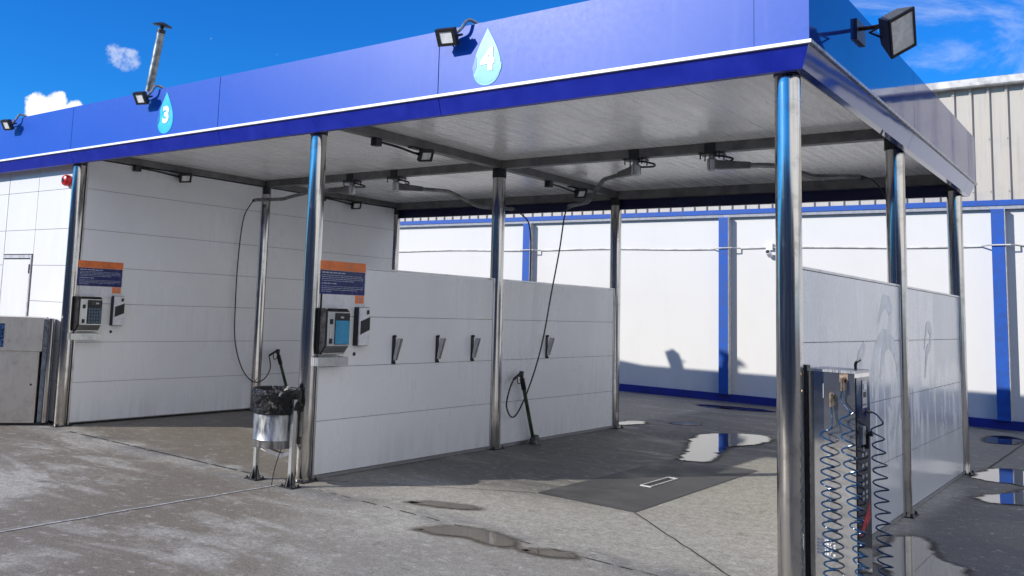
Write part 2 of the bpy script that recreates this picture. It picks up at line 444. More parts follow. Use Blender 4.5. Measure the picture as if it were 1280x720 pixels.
puddle([(5.57, -.55), (5.70, -.26), (5.95, -.20), (6.20, -.26), (6.28, -.40), (6.18, -.50), (5.95, -.46), (5.75, -.56)], WATERB, seed=1, amp=.05)
puddle([(6.34, -.43), (6.45, -.31), (6.60, -.27), (6.66, -.36), (6.52, -.46)], WATERB, seed=2, amp=.04)
puddle([(5.0, .05), (5.15, .24), (5.42, .34), (5.50, .26), (5.3, .12)], WATERB, seed=3, amp=.04)
puddle([(5.60, 3.85), (5.36, 4.6), (4.95, 5.85), (5.10, 6.5), (5.45, 6.75), (5.68, 6.55), (5.72, 6.0), (5.60, 5.3), (5.72, 4.6), (5.86, 4.05)], WATER, .009, seed=4, amp=.07)
puddle([(4.15, 6.85), (4.22, 7.2), (4.42, 7.3), (4.52, 7.05), (4.35, 6.85)], WATER, seed=5, amp=.04)
puddle([(3.72, 6.0), (3.70, 6.6), (3.85, 6.72), (3.98, 6.5), (3.88, 6.1)], WATER, seed=6, amp=.04)
puddle([(7.98, 5.45), (8.02, 6.3), (8.3, 6.5), (8.55, 6.0), (8.75, 5.6), (8.55, 5.35), (8.25, 5.35)], WATER, seed=7, amp=.07)
puddle([(8.14, 4.2), (8.32, 4.08), (8.62, 4.3), (8.9, 4.9), (8.75, 5.15), (8.45, 5.1), (8.36, 4.75), (8.24, 4.5)], WATER, seed=8, amp=.06)
puddle([(7.99, 1.25), (8.0, 1.95), (8.1, 2.05), (8.25, 1.75), (8.45, 1.35), (8.6, .9), (8.3, .75), (8.12, .9)], WATER, seed=9, amp=.06)
puddle([(7.62, 9.0), (7.60, 9.8), (7.85, 10.1), (8.0, 9.6), (7.9, 9.0)], WATER, seed=10, amp=.08)
puddle([(3.6, 9.6), (3.4, 10.0), (4.2, 10.25), (4.6, 10.0), (4.2, 9.7)], WATER, seed=11, amp=.08)

dg = thing('drain_grate', 'narrow pale framed drain grate set in the dark slab of the right bay', 'drain', (5.97, 2.5, .006))
g = MB()
for (a, b, c, d) in ((5.92, 6.02, 2.20, 2.215), (5.92, 6.02, 2.785, 2.80), (5.92, 5.934, 2.215, 2.785), (6.006, 6.02, 2.215, 2.785)): g.box(a, b, c, d, .003, .012)
build('frame', g, simple('drain_frame', (.62, .62, .60), .5, .2), dg)
g = MB().box(5.935, 6.005, 2.216, 2.784, -.001, .0015)
for i in range(20): g.box(5.936, 6.004, 2.222 + i * .028, 2.229 + i * .028, .003, .009)
build('grille', g, BLACK, dg)

# ------------------------------------------------------------------ canopy
can = thing('wash_canopy', 'flat wash bay canopy with tall blue fascia, white ribbed soffit and nine stainless posts', 'canopy', (W1, D1, 0))
def ring_pt(side, t, off, z):
    # a point at coordinate t along one side of the roof edge, set in by off, mitred at the corners
    x0, x1, y0, y1 = LX + off, RX - off, FY + off, BY - off
    f_ = lambda y: SLOPE * (y - FY) / (BY - FY)
    ty = min(max(t, y0), y1)
    return {'f': (min(max(t, x0), x1), y0, z - f_(y0)), 'b': (min(max(t, x0), x1), y1, z - f_(y1)), 'r': (x1, ty, z - f_(ty)), 'l': (x0, ty, z - f_(ty))}[side]
def ring_sweep(mb, side, prof, a, b):
    n = len(prof); A = [mb.b.verts.new(ring_pt(side, a, o, z)) for o, z in prof]; B = [mb.b.verts.new(ring_pt(side, b, o, z)) for o, z in prof]
    for i in range(n): mb.b.faces.new((A[i], A[(i + 1) % n], B[(i + 1) % n], B[i]))
    mb.b.faces.new(A[::-1]); mb.b.faces.new(B)
sx = [LX - 1, -5.13, -2.51, .115, 2.74, 5.37, RX + 1]; sy = [FY - 1, 2.685, 5.42, BY + 1]
SLOPE = .05
PF = [(0, 3.105), (.035, 3.105), (.035, 3.60), (0, 3.60)]
PB = [(.006, 3.082), (.052, 2.955), (.10, 2.955), (.10, 3.22), (.07, 3.22), (.07, 3.082)]
for side, segs, mf, mb_ in (('f', sx, BLUE_F, BLUE_B), ('r', sy, BLUE_S, BLUE_S), ('b', sx, BLUE_S, simple('shaded_back_band', (.003, .004, .06), .4, 0, .1, 5)), ('l', sy, BLUE_S, BLUE_B)):  # back lower band is the same blue, painted darker for its shade
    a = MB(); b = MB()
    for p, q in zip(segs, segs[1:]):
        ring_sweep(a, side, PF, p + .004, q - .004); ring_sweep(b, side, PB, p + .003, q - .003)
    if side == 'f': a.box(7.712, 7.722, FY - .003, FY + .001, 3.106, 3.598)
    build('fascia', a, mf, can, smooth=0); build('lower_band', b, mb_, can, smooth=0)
    c = MB(); ring_sweep(c, side, [(-.014, 3.084), (.03, 3.084), (.03, 3.104), (-.014, 3.104)], -99, 99)
    build('trim_strip', c, WHITE if side == 'f' else simple('pale_trim', (.35, .38, .45), .25), can, smooth=0)
    d = MB(); ring_sweep(d, side, [(.036, 3.14), (.06, 3.14), (.06, 3.585), (.036, 3.585)], -99, 99)
    build('seam_backing', d, SEAL, can, smooth=0)
s = MB(); x = LX + .15
while x < RX - .11:
    x1 = min(x + .985, RX - .105); s.box(x, x1 - .004, FY + .105, BY - .105, 3.145, 3.20); x += .985
build('soffit', s, SOFFIT, can, smooth=0)
build('roof_deck', MB().box(LX + .07, RX - .07, FY + .07, BY - .07, 3.205, 3.30), GALV, can, smooth=0)
for (a, b, c, d, z) in ((PR, W1 - .05, D1 - .05, D1 + .05, 3.055), (W1 + .05, W - .05, D1 - .05, D1 + .05, 3.055),
                        (W1 - .05, W1 + .05, -.09, D2 - .06, 3.06), (W - .05, W + .05, -.09, D2 - .06, 3.06), (-.045, .05, -.09, D2 - .06, 3.062),
                        (-.05, W + .05, D2 - .055, D2 + .045, 3.035)):
    build('beam', MB().box(a, b, c, d, z, 3.144), BEAM, can, bevel=.004, smooth=0)
build('roof_hood', MB().prism([(-1.4, 3.31), (-1.45, 3.56), (-2.35, 3.67), (-5.5, 3.67), (-5.5, 3.31)], 'y', 5.1, BY - .09), GALV, can, smooth=0)
def make_post(x, y):
    p = MB().lathe([(PR, .012), (PR, 3.05)], (x, y, 0), 32)
    p.lathe([(PR + .0012, 2.80), (PR + .0012, 2.812)], (x, y, 0), 32)
    o = build('post', p, STEEL, can)
    f = MB().box(x - .10, x + .10, y - .10, y + .10, .001, .011)
    for i in (-1, 1):
        for j in (-1, 1): f.lathe([(.011, .011), (.011, .026), (.005, .034)], (x + i * .082, y + j * .082, 0), 6)
    build('foot_plate', f, DARKM, o, smooth=0)
    build('head_collar', MB().lathe([(PR + .006, 2.955), (PR + .006, 3.06)], (x, y, 0), 32), DARKM, o)
for x in (0, W1, W):
    for y in (0, D1, D2): make_post(x, y)

# ------------------------------------------------------------------ machine room on the left
mr = thing('machine_room', 'white panelled machine room on the left with a flush white door beside the steel cabinet', 'building', (-3, D1, 0))
def boards(mb, axis, a, b, c0, c1, zs):
    for z0, z1 in zip(zs, zs[1:]):
        if axis == 'y': mb.box(c0, c1, a, b, z0 + .0025, z1 - .0025)
        else: mb.box(a, b, c0, c1, z0 + .0025, z1 - .0025)
Z7 = [.03, .475, .93, 1.375, 1.80, 2.23, 2.70, 3.05]
m = MB(); core = MB()
for a, b in ((PR + .028, D1 - PR - .012), (D1 + PR + .012, D2 - PR - .012)):
    boards(m, 'y', a, b, -.03, .03, Z7); core.box(-.022, .022, a, b, .02, 3.05)
build('side_wall', m, PANEL, mr, smooth=0); build('wall_core', core, GREYSEAL, mr, smooth=0)
ch = MB()
for a, b in ((PR + .004, PR + .027), (D1 - PR - .011, D1 - PR - .002), (D1 + PR + .002, D1 + PR + .011)): ch.box(-.036, .036, a, b, .01, 3.05)
build('end_channel', ch, STEEL2, mr, smooth=0)
ZF = [.03, .475, .93, 1.375, 1.80, 2.23, 2.70, 3.10]
m = MB()
boards(m, 'x', -.895, -.03, .0, .05, ZF)
boards(m, 'x', -1.63, -.905, .0, .05, [1.935, 2.23, 2.70, 3.10])
xx = -1.64
while xx > LX + .3:
    boards(m, 'x', xx - .75, xx - .005, .0, .05, ZF); xx -= .755
build('front_wall', m, PANELW, mr, smooth=0)
build('wall_core', MB().box(LX + .2, -.04, .012, .045, .02, 3.10), SEAL, mr, smooth=0)
build('back_wall', MB().box(LX + .2, -.04, D2 - .05, D2, .02, 3.10), PANEL, mr, smooth=0)
build('end_wall', MB().box(LX + .2, LX + .26, .06, D2 - .06, .02, 3.10), PANEL, mr, smooth=0)
dr = build('door', MB().box(-1.615, -.955, -.006, .008, .03, 1.87), PANELW, mr, bevel=.003, smooth=0)
f = MB().box(-1.63, -.925, -.010, .008, 1.885, 1.925).box(-.945, -.925, -.010, .008, .02, 1.884).box(-1.63, -1.618, -.010, .008, .02, 1.884)
build('frame', f, simple('grey_frame', (.45, .46, .48), .4), dr, smooth=0)
build('hinge', MB().lathe([(.010, 0), (.010, .11)], (-.950, -.012, 1.70), 10).lathe([(.010, 0), (.010, .11)], (-.950, -.012, .28), 10), DARKM, dr)

# ------------------------------------------------------------------ bay partitions
Z4 = [.035, .486, .945, 1.384, 1.815]
def partition(name, label, x, mat):
    t = thing(name, label, 'wall', (x, D1, 0))
    for k, (a, b) in enumerate(((PR + .03, D1 - PR - .032), (D1 + PR + .032, D2 - PR - .03))):
        m = MB(); boards(m, 'y', a, b, x - .03, x + .03, Z4); w = build('panel', m, mat, t, smooth=0)
        build('panel_core', MB().box(x - .024, x + .024, a, b, .037, 1.812), GREYSEAL, w, smooth=0)
        f = MB().box(x - .036, x + .036, a - .024, a - .001, .006, HP).box(x - .036, x + .036, b + .001, b + .024, .006, HP)
        f.box(x - .034, x + .034, a, b, 1.817, HP)
        f.box(x - .034, x + .034, a, b, .004, .033)
        build('edge_trim', f, STEEL2, w, smooth=0)
    return t
part4 = partition('bay_partition', 'white panel partition carrying four mat clips between the two wash bays', W1, PANEL)
partR = partition('bay_partition', 'white panel partition with streaky soap residue behind the air machine', W, PANELR)
partR['group'] = part4['group'] = 'low partitions between the posts'
# pale smears left on the outer face of the right partition
def stroke(pts, ws, x=W + .0312):
    mb = MB(); P = bez([(0, *p) for p in pts], 8); n = len(P)
    V = []
    for i, p in enumerate(P):
        d = (P[min(i + 1, n - 1)] - P[max(i - 1, 0)]).normalized(); s_ = Vector((0, -d.z, d.y))
        k = i / (n - 1) * (len(ws) - 1); j = min(int(k), len(ws) - 2); w = ws[j] + (ws[j + 1] - ws[j]) * (k - j)
        w *= 1.25 * (1 + .40 * mnoise.noise(Vector((p.y * 9, p.z * 9, 3))))
        a, b = p + s_ * w / 2, p - s_ * w / 2
        V.append([mb.b.verts.new((x, a.y, a.z)), mb.b.verts.new((x, b.y, b.z)), mb.b.verts.new((x + .0002, a.y, a.z)), mb.b.verts.new((x + .0002, b.y, b.z))])
    for a, b in zip(V, V[1:]):
        mb.b.faces.new((a[2], a[3], b[3], b[2])); mb.b.faces.new((a[0], b[0], b[1], a[1])); mb.b.faces.new((a[0], a[2], b[2], b[0])); mb.b.faces.new((a[1], b[1], b[3], a[3]))
    return mb
rp = [c for c in partR.children]
for q_, (pts, ws, k) in enumerate((([(2.02, 1.52), (2.22, 1.68), (2.42, 1.62), (2.36, 1.45), (2.05, 1.38), (1.85, 1.2), (1.80, .98)], (.03, .09, .11, .07, .10, .08, .02), 0),
                   ([(2.05, 1.10), (2.2, 1.34), (2.45, 1.36), (2.62, 1.22), (2.68, 1.0)], (.03, .08, .10, .08, .02), 0),
                   ([(1.36, 1.05), (1.46, 1.26), (1.62, 1.36)], (.03, .09, .05), 0),
                   ([(3.72, 1.30), (3.85, 1.50), (4.02, 1.46), (3.98, 1.33), (3.84, 1.28), (3.72, 1.05)], (.02, .06, .08, .05, .07, .02), 1))):
    build('soap_smear', stroke(pts, ws, W + .0303 + q_ * .0004), FILM, rp[k], smooth=0)
lbl = build('notice_strip', MB().box(W + .031, W + .033, D1 + .115, D1 + .20, 1.50, 1.79), simple('grey_notice', (.22, .24, .27), .4, 0, .3, 25), rp[1], smooth=0)
t_ = MB()
for i in range(4): t_.box(W + .033, W + .0345, D1 + .125, D1 + .19, 1.53 + i * .065, 1.565 + i * .065)
build('print', t_, LETTER, lbl, smooth=0)

# ------------------------------------------------------------------ warehouse behind
wh = thing('warehouse', 'long white warehouse with blue pilasters and weathered ribbed cladding behind the wash', 'building', (4, WY + 3, 0))
WX0, WX1 = -16, 34
build('wall', MB().box(WX0, WX1, WY, WY + .3, 0, 3.38), PLASTER, wh, smooth=0)
build('skirting', MB().box(WX0, WX1, WY - .06, WY - .001, 0, .135), BLUEBASE, wh, bevel=.01, smooth=0)
x = -.78 - 4.21 * 3
while x < WX1 - 1:
    build('pilaster', MB().box(x - .085, x + .085, WY - .15, WY - .002, .137, 3.33), BLUEW, wh, smooth=0)
    build('pilaster_return', MB().box(x + .087, x + .095, WY - .148, WY - .002, .137, 3.33), simple('grey_render', (.45, .46, .48), .8), wh, smooth=0); x += 4.21
build('cap_band', MB().box(WX0, WX1, WY - .10, WY + .02, 3.39, 3.475), BLUEW, wh, bevel=.006, smooth=0)
build('cap_soffit', MB().box(WX0, WX1, WY - .085, WY - .001, 3.335, 3.388), simple('grey_soffit_strip', (.30, .32, .36), .7), wh, smooth=0)
prof = []; x = WX0
P_ = .238; off0 = (7.048 - WX0) % P_
x = WX0 + off0 - P_
while x < WX1:
    prof += [(x, WY + .06), (x + .012, WY + .022), (x + .042, WY + .022), (x + .055, WY + .06)]
    x += P_
mb = MB(); lo = [mb.b.verts.new((a, b, 3.47)) for a, b in prof]; hi = [mb.b.verts.new((a, b, 5.30)) for a, b in prof]
for i in range(len(prof) - 1): mb.b.faces.new((lo[i], lo[i + 1], hi[i + 1], hi[i]))
build('cladding', mb, CLAD, wh, smooth=0)
build('cladding_backing', MB().box(WX0, WX1, WY + .10, WY + .3, 3.385, 5.30), GUTTER, wh, smooth=0)
build('gutter', MB().prism([(WY + .1, 5.29), (WY - .10, 5.29), (WY - .12, 5.31), (WY - .12, 5.42), (WY - .10, 5.42), (WY - .09, 5.34), (WY + .1, 5.34)], 'x', WX0, WX1), GUTTER, wh, smooth=0)
sc_ = MB(); x = WX0 + off0 + .028
while x < WX1:
    if -6 < x < 12:
        for z in (3.62, 4.45, 5.2): sc_.lathe([(.008, 0), (.008, .006)], (x, WY + .022, z), 6, Matrix.Rotation(R_(90), 4, 'X'))
    x += P_
build('screws', sc_, DARKM, wh, smooth=0)['kind'] = 'stuff'
build('roof', MB().hexa(((WX0, WY + .05, 5.30), (WX1, WY + .05, 5.30), (WX1, WY + 14, 5.45), (WX0, WY + 14, 5.45), (WX0, WY + .05, 5.325), (WX1, WY + .05, 5.325), (WX1, WY + 14, 5.475), (WX0, WY + 14, 5.475))), GUTTER, wh, smooth=0)
build('back_block', MB().box(WX0, WX1, WY + .31, WY + 13.9, 0, 5.29), CLAD, wh, smooth=0)

# conduit and camera
cp = []; x = -10.
nxt = -.78 - 4.21 * 2
while x <= 14:
    pil = any(abs(x - (-.78 + 4.21 * k)) < .2 for k in range(-3, 4))
    cp.append((x, WY - (.172 if pil else .022), 2.765 + .012 * math.sin(x * 1.7) + (.0 if not pil else .005))); x += .1
tag(build('conduit_pipe', MB().tube(cp, .012, 8), GUTTER, origin=(2, WY, 2.76)), 'thin grey cable conduit clipped along the white warehouse wall', 'conduit')
cl = thing('security_camera', 'small pale bullet camera on the warehouse wall beside the conduit', 'camera', (4.24, WY - .05, 2.74))
build('junction_box', MB().box(4.16, 4.27, WY - .06, WY - .002, 2.73, 2.85), WHITEP, cl, bevel=.006)
Mx = Matrix.Translation((4.23, WY - .12, 2.66)) @ Matrix.Rotation(R_(65), 4, 'X') @ Matrix.Rotation(R_(12), 4, 'Z')
cb_ = build('camera_body', MB().lathe([(.03, -.08), (.045, -.07), (.045, .07), (.04, .075)], (0, 0, 0), 16, Mx), WHITEP, cl)
build('lens', MB().lathe([(.036, .076), (.034, .08)], (0, 0, 0), 16, Mx), BLACK, cb_)

# ------------------------------------------------------------------ bay number drops on the fascia
def drop_sign(cx, z0, h, w, digit, label, mat, pale):
    y = FY - .0035
    t = thing('bay_number_sign', label, 'sign', (cx, FY, z0), 'bay number drops')
    pts = []
    for i in range(40):                                    # a pointed drop outline
        a = 2 * math.pi * i / 40
        pts.append((cx + w / 2 * math.sin(a) * (abs(math.sin(a / 2)) ** 1.25) * 1.10, z0 + h * (.5 + .5 * math.cos(a))))
    build('drop', MB().prism(pts, 'y', y, FY - .0006), mat, t, smooth=0)
    hi_ = [(cx - w * .40 + .02 * w, z0 + h * .22), (cx - w * .425, z0 + h * .34), (cx - w * .33, z0 + h * .54), (cx - w * .29, z0 + h * .50), (cx - w * .30, z0 + h * .33)]
    build('highlight', MB().prism(hi_, 'y', y - .0012, y - .0002), DROPD, t, smooth=0)
    if pale: build('lower_fill', MB().prism([(cx - w * .36, z0 + h * .17), (cx - w * .2, z0 + h * .30), (cx, z0 + h * .335), (cx + w * .2, z0 + h * .30), (cx + w * .43, z0 + h * .36), (cx + w * .42, z0 + h * .25), (cx + w * .28, z0 + h * .10), (cx, z0 + h * .03), (cx - w * .25, z0 + h * .08)], 'y', y - .001, y - .0002), pale, t, smooth=0)
    tb = xform(text_bm(digit, h * .52, .011), Matrix.Translation((cx + w * .03, y - .003, z0 + h * .43)) @ FRONT)
    build('number', tb, WHITE, t, smooth=0)
drop_sign(1.90, 3.125, .43, .315, '3', 'water drop sign reading white 3 on the blue fascia', DROP, None)
drop_sign(5.815, 3.12, .43, .300, '4', 'pale water drop sign reading white 4 on the blue fascia', DROPP, DROPM)

# ------------------------------------------------------------------ floodlights
def flood(M, size, label, group, big=False, arm=None):
    t = thing('floodlight', label, 'floodlight', tuple(M.translation), group)
    w, h, d = size
    hs = MB().box(-w / 2, w / 2, -d, 0, -h / 2, h / 2, M)
    if big:
        hs = MB().hexa([M @ Vector(p) for p in ((-w * .36, -d, -h * .34), (w * .36, -d, -h * .34), (w / 2, 0, -h / 2), (-w / 2, 0, -h / 2),
                                                (-w * .36, -d, h * .34), (w * .36, -d, h * .34), (w / 2, 0, h / 2), (-w / 2, 0, h / 2))])
        for i in range(5): hs.box(-w * .28 + i * w * .14 - .004, -w * .28 + i * w * .14 + .004, -d - .018, -d + .001, -h * .3, h * .3, M)
    else:
        for i in range(6): hs.box(-w * .4 + i * w * .16 - .003, -w * .4 + i * w * .16 + .003, -d - .014, -d + .001, -h * .42, h * .42, M)
    o = build('housing', hs, simple('grey_cast_housing', (.10, .105, .11), .5, .3) if big else DARKM, t, bevel=.004)
    fr = MB(); e = .09 if big else .22
    fr.box(-w / 2, w / 2, .001, .012, h / 2 - h * e / 1.3, h / 2, M).box(-w / 2, w / 2, .001, .012, -h / 2, -h / 2 + h * e / 1.3, M)
    fr.box(-w / 2, -w / 2 + w * e / 1.3, .001, .012, -h / 2 + h * e / 1.3, h / 2 - h * e / 1.3, M).box(w / 2 - w * e / 1.3, w / 2, .001, .012, -h / 2 + h * e / 1.3, h / 2 - h * e / 1.3, M)
    build('bezel', fr, BLACK, t, smooth=0)
    build('lens', MB().box(-w / 2 + w * e / 1.4, w / 2 - w * e / 1.4, .0005, .006, -h / 2 + h * e / 1.4, h / 2 - h * e / 1.4, M), GLASS_L, t, smooth=0)
    b = MB()
    b.tube([M @ Vector((-w / 2 - .008, -d * .5, 0)), M @ Vector((-w / 2 - .008, -d - .05, -.01)), M @ Vector((w / 2 + .008, -d - .05, -.01)), M @ Vector((w / 2 + .008, -d * .5, 0))], .008, 6)
    build('bracket', b, DARKM, t)
    if arm:
        k = MB(); k.tube(bez([M @ Vector((0, -d - .05, -.01))] + arm[0], 6), arm[1], 8)
        build('arm', k, arm[2], t)
        if len(arm) > 3: build('base_plate', arm[3], DARKM, t, smooth=0)
    return t
def aim(loc, look, roll=0.):          # local +y is the direction the lamp faces
    d = (Vector(look)).normalized(); q = d.to_track_quat('Y', 'Z')
    return Matrix.Translation(loc) @ q.to_matrix().to_4x4() @ Matrix.Rotation(roll, 4, 'Y')
for x, lab in ((5.63, 'black floodlight on a curved arm beside the drop numbered 4'),
         (1.72, 'black floodlight on a curved arm above the drop numbered 3'),
               (-1.10, 'black floodlight on the fascia at the left end, near the white cloud')):
    flood(aim((x - .10, FY - .125, 3.495), (.05, -1, -.62), R_(-4)), (.165, .13, .03), lab, 'floodlights along the front fascia',
          arm=([(x - .02, FY - .06, 3.56), (x + .03, FY - .03, 3.63), (x + .07, FY + .05, 3.605)], .013, GALV,
               MB().box(x + .03, x + .11, FY + .02, FY + .09, 3.598, 3.61)))
flood(aim((8.335, .66, 3.315), (1, -.50, -.80), R_(40)), (.18, .29, .11), 'big grey floodlight with pale lens on the right end of the canopy', 'floodlights on the canopy ends', True,
      arm=([(8.13, .80, 3.42), (RX, .92, 3.46)], .014, RUST, MB().box(RX + .001, RX + .02, .80, 1.02, 3.36, 3.50)))
flood(aim((-1.05, BY + .13, 3.60), (-.5, 1, -.5)), (.25, .34, .12), 'floodlight on the rear edge of the canopy facing the warehouse', 'floodlights on the canopy ends', True,
      arm=([(-1.05, BY - .0, 3.62), (-1.05, BY - .04, 3.52)], .02, DARKM, MB().box(-1.12, -.98, BY - .09, BY - .005, 3.519, 3.53)))
for x, y, lab in ((.07, 1.38, 'small black floodlight under the soffit above the left wall, front one'),
                  (.07, 4.58, 'small black floodlight under the soffit above the left wall, rear one'),
                  (W1, 1.42, 'small black floodlight under the beam between the bays, front one'),
                  (W1, 4.58, 'small black floodlight under the beam between the bays, rear one')):
    flood(aim((x + .08, y, 2.985), (1, -.35, -.75), R_(8)), (.15, .12, .03), lab, 'floodlights under the soffit',
          arm=([(x, y + .0, 3.02), (x - .005, y + .02, 3.058)], .010, DARKM, MB().box(x - .03, x + .03, y - .16, y + .05, 3.046, 3.058).box(x - .035, x + .035, y - .70, y - .62, 2.985, 3.058).tube(bez([(x + .01, y - .62, 3.03), (x + .02, y - .35, 3.02), (x + .02, y - .1, 3.0), (x + .06, y, 3.0)], 6), .012, 6)))

# ------------------------------------------------------------------ roof flue and alarm
fl = thing('roof_flue', 'leaning steel flue pipe with a dark rain cap on the canopy roof', 'flue pipe', (-2.8, 2.5, 3.30))
a, b = Vector((-2.78, 2.5, 3.28)), Vector((-2.235, 2.5, 5.62))
build('pipe', MB().tube([a, b], .062, 20), simple('weathered_flue', (.30, .31, .30), .35, .6, .25, 8), fl)
d = (b - a).normalized(); Mq = Matrix.Translation(b) @ d.to_track_quat('Z', 'Y').to_matrix().to_4x4()
build('rain_cap', MB().lathe([(.066, -.06), (.066, -.005), (.03, -.004), (.03, .05), (.15, .05), (.155, .065), (.07, .10), (.01, .115)], (0, 0, 0), 24, Mq), DARKM, fl)
al = thing('alarm_bell', 'round red alarm sounder high on the white wall beside the left front post', 'alarm', (-.19, -.03, 2.80))
Ma = Matrix.Translation((-.20, -.004, 2.79)) @ Matrix.Rotation(R_(90), 4, 'X')
build('shell', MB().lathe([(.062, 0), (.066, .01), (.066, .05), (.056, .07), (.03, .082), (.004, .085)], (0, 0, 0), 24, Ma), RED, al)
build('slot', MB().box(-.018, .018, -.025, .025, .080, .088, Ma), BLACK, al)

# ------------------------------------------------------------------ notice boards, pay terminals, card readers
def info_board(x, label, num):
    t = thing('notice_board', label, 'notice board', (x, .34, 1.45), 'notice boards over the terminals')
    f = x + .036
    build('backing', MB().box(x + .031, f, .06, .66, 1.44, 1.868), WHITEP, t, smooth=0)
    build('header', MB().box(f, f + .002, .062, .648, 1.785, 1.866), ORANGE, t, smooth=0)
    bd = build('text_field', MB().box(f, f + .002, .062, .642, 1.575, 1.783), NAVY, t, smooth=0)
    tx = MB(); random.seed(5)
    for i, (z, L, hh) in enumerate(((1.758, .30, .010), (1.738, .52, .005), (1.722, .50, .005), (1.706, .53, .005), (1.69, .36, .005), (1.664, .19, .009), (1.642, .52, .004), (1.626, .54, .005), (1.611, .46, .005), (1.596, .12, .005))):
        y = .085
        while y < .085 + L:
            w = random.uniform(.012, .05); tx.box(f + .002, f + .0028, y, min(y + w, .62), z, z + hh); y += w + .008
    build('print', tx, LETTER, bd, smooth=0)
    tg = build('tag', MB().box(f, f + .002, .52, .637, 1.502, 1.572), ORANGE, t, smooth=0)
    build('number', xform(text_bm(num, .055, .001), Matrix.Translation((f + .0038, .58, 1.537)) @ SIDE), LETTER, tg, smooth=0)
info_board(0, 'orange and navy notice board on the left wall over the keypad terminal', '37')
info_board(W1, 'orange and navy notice board on the middle partition over the blue screen terminal', '37')

def terminal(x, label, screen):
    t = thing('payment_terminal', label, 'payment terminal', (x, .18, 1.06), 'coin terminals of the bays')
    b0, b1 = .025, .325; xf = x + .165
    pr = [(x + .032, 1.06), (x + .11, 1.062), (xf, 1.135), (xf, 1.425), (x + .13, 1.452), (x + .032, 1.452)]
    build('housing', MB().prism(pr, 'y', b0, b1, Matrix(((1, 0, 0, 0), (0, 1, 0, 0), (0, 0, 1, 0), (0, 0, 0, 1)))), BLACK, t, bevel=.006)
    fc = MB().prism([(x + .112, 1.062), (xf + .002, 1.133), (xf + .006, 1.133), (xf + .006, 1.425), (xf + .002, 1.425), (x + .118, 1.058)], 'y', b0 + .02, b1 - .003)
    fo = build('front_plate', fc, STEEL2, t, bevel=.002)
    fx = xf + .0065
    build('recess', MB().box(fx, fx + .003, .135, .318, 1.145, 1.415), DARKM, t, smooth=0)
    if screen:
        build('screen', MB().box(fx + .003, fx + .006, .140, .313, 1.15, 1.35), CYAN, t, bevel=.002)
        build('display', MB().box(fx + .003, fx + .005, .20, .24, 1.37, 1.385), LETTER, t, smooth=0)
    else:
        k = MB()
        for i in range(5):
            for j in range(5): k.box(fx + .003, fx + .009, .146 + i * .034, .172 + i * .034, 1.155 + j * .036, 1.183 + j * .036)
        build('keypad', k, KEYS, t, smooth=0)
        build('display', MB().box(fx + .003, fx + .006, .17, .29, 1.36, 1.40), simple('dark_display', (.03, .04, .035), .2), t, smooth=0)
        build('lit_digits', MB().box(fx + .006, fx + .007, .235, .275, 1.37, 1.388), LETTER, t, smooth=0)
    for z in (1.34, 1.175):
        c = build('coin_slot', MB().box(fx, fx + .004, .075, .11, z - .022, z + .022), DARKM, t, smooth=0)
        build('slot', MB().box(fx + .004, fx + .006, .088, .094, z - .015, z + .015), BLACK, c, smooth=0)
    build('lock', MB().lathe([(.010, 0), (.010, .006)], (x + .14, .06, 1.445), 10), BRASS, t)
    sh = MB().box(x + .032, x + .15, -.03, .345, .965, .972).box(x + .143, x + .15, -.03, .345, .972, 1.035).box(x + .032, x + .142, -.03, -.024, .972, 1.035).box(x + .032, x + .142, .339, .345, .972, 1.035)
    build('tray', sh, STEEL2, t, bevel=.002)
terminal(0, 'grey pay terminal with a button keypad on the left wall', False)
terminal(W1, 'grey pay terminal with a light blue screen on the middle partition', True)
def reader(x, label):
    t = thing('card_reader', label, 'card reader', (x, .58, 1.12), 'card readers of the bays')
    build('side_shell', MB().box(x + .032, x + .09, .52, .66, 1.125, 1.47), BLACK, t, bevel=.008)
    build('front_cover', MB().box(x + .091, x + .105, .522, .66, 1.13, 1.466), WHITEP, t, bevel=.004)
    build('screen', MB().prism([(.535, 1.225), (.658, 1.27), (.658, 1.385), (.535, 1.345)], 'x', x + .1045, x + .108), BLACK, t, smooth=0)
    build('sensor', MB().prism([(.612, 1.405), (.645, 1.41), (.645, 1.448), (.612, 1.444)], 'x', x + .1045, x + .1075), BLACK, t, smooth=0)
reader(0, 'white card reader with black screen beside the keypad terminal')
reader(W1, 'white card reader with black screen beside the blue screen terminal')
for x, lab in ((0, 'small black cable hole in the left wall below the card reader'), (W1, 'small black cable hole in the middle partition below the card reader')):
    M = Matrix.Translation((x + .0302, .545, 1.05)) @ Matrix.Rotation(R_(90), 4, 'Y')
    tag(build('cable_grommet', MB().lathe([(.017, 0), (.017, .006), (.010, .008)], (0, 0, 0), 14, M), BLACK, origin=(x + .03, .545, 1.05)), lab, 'grommet', 'cable grommets')

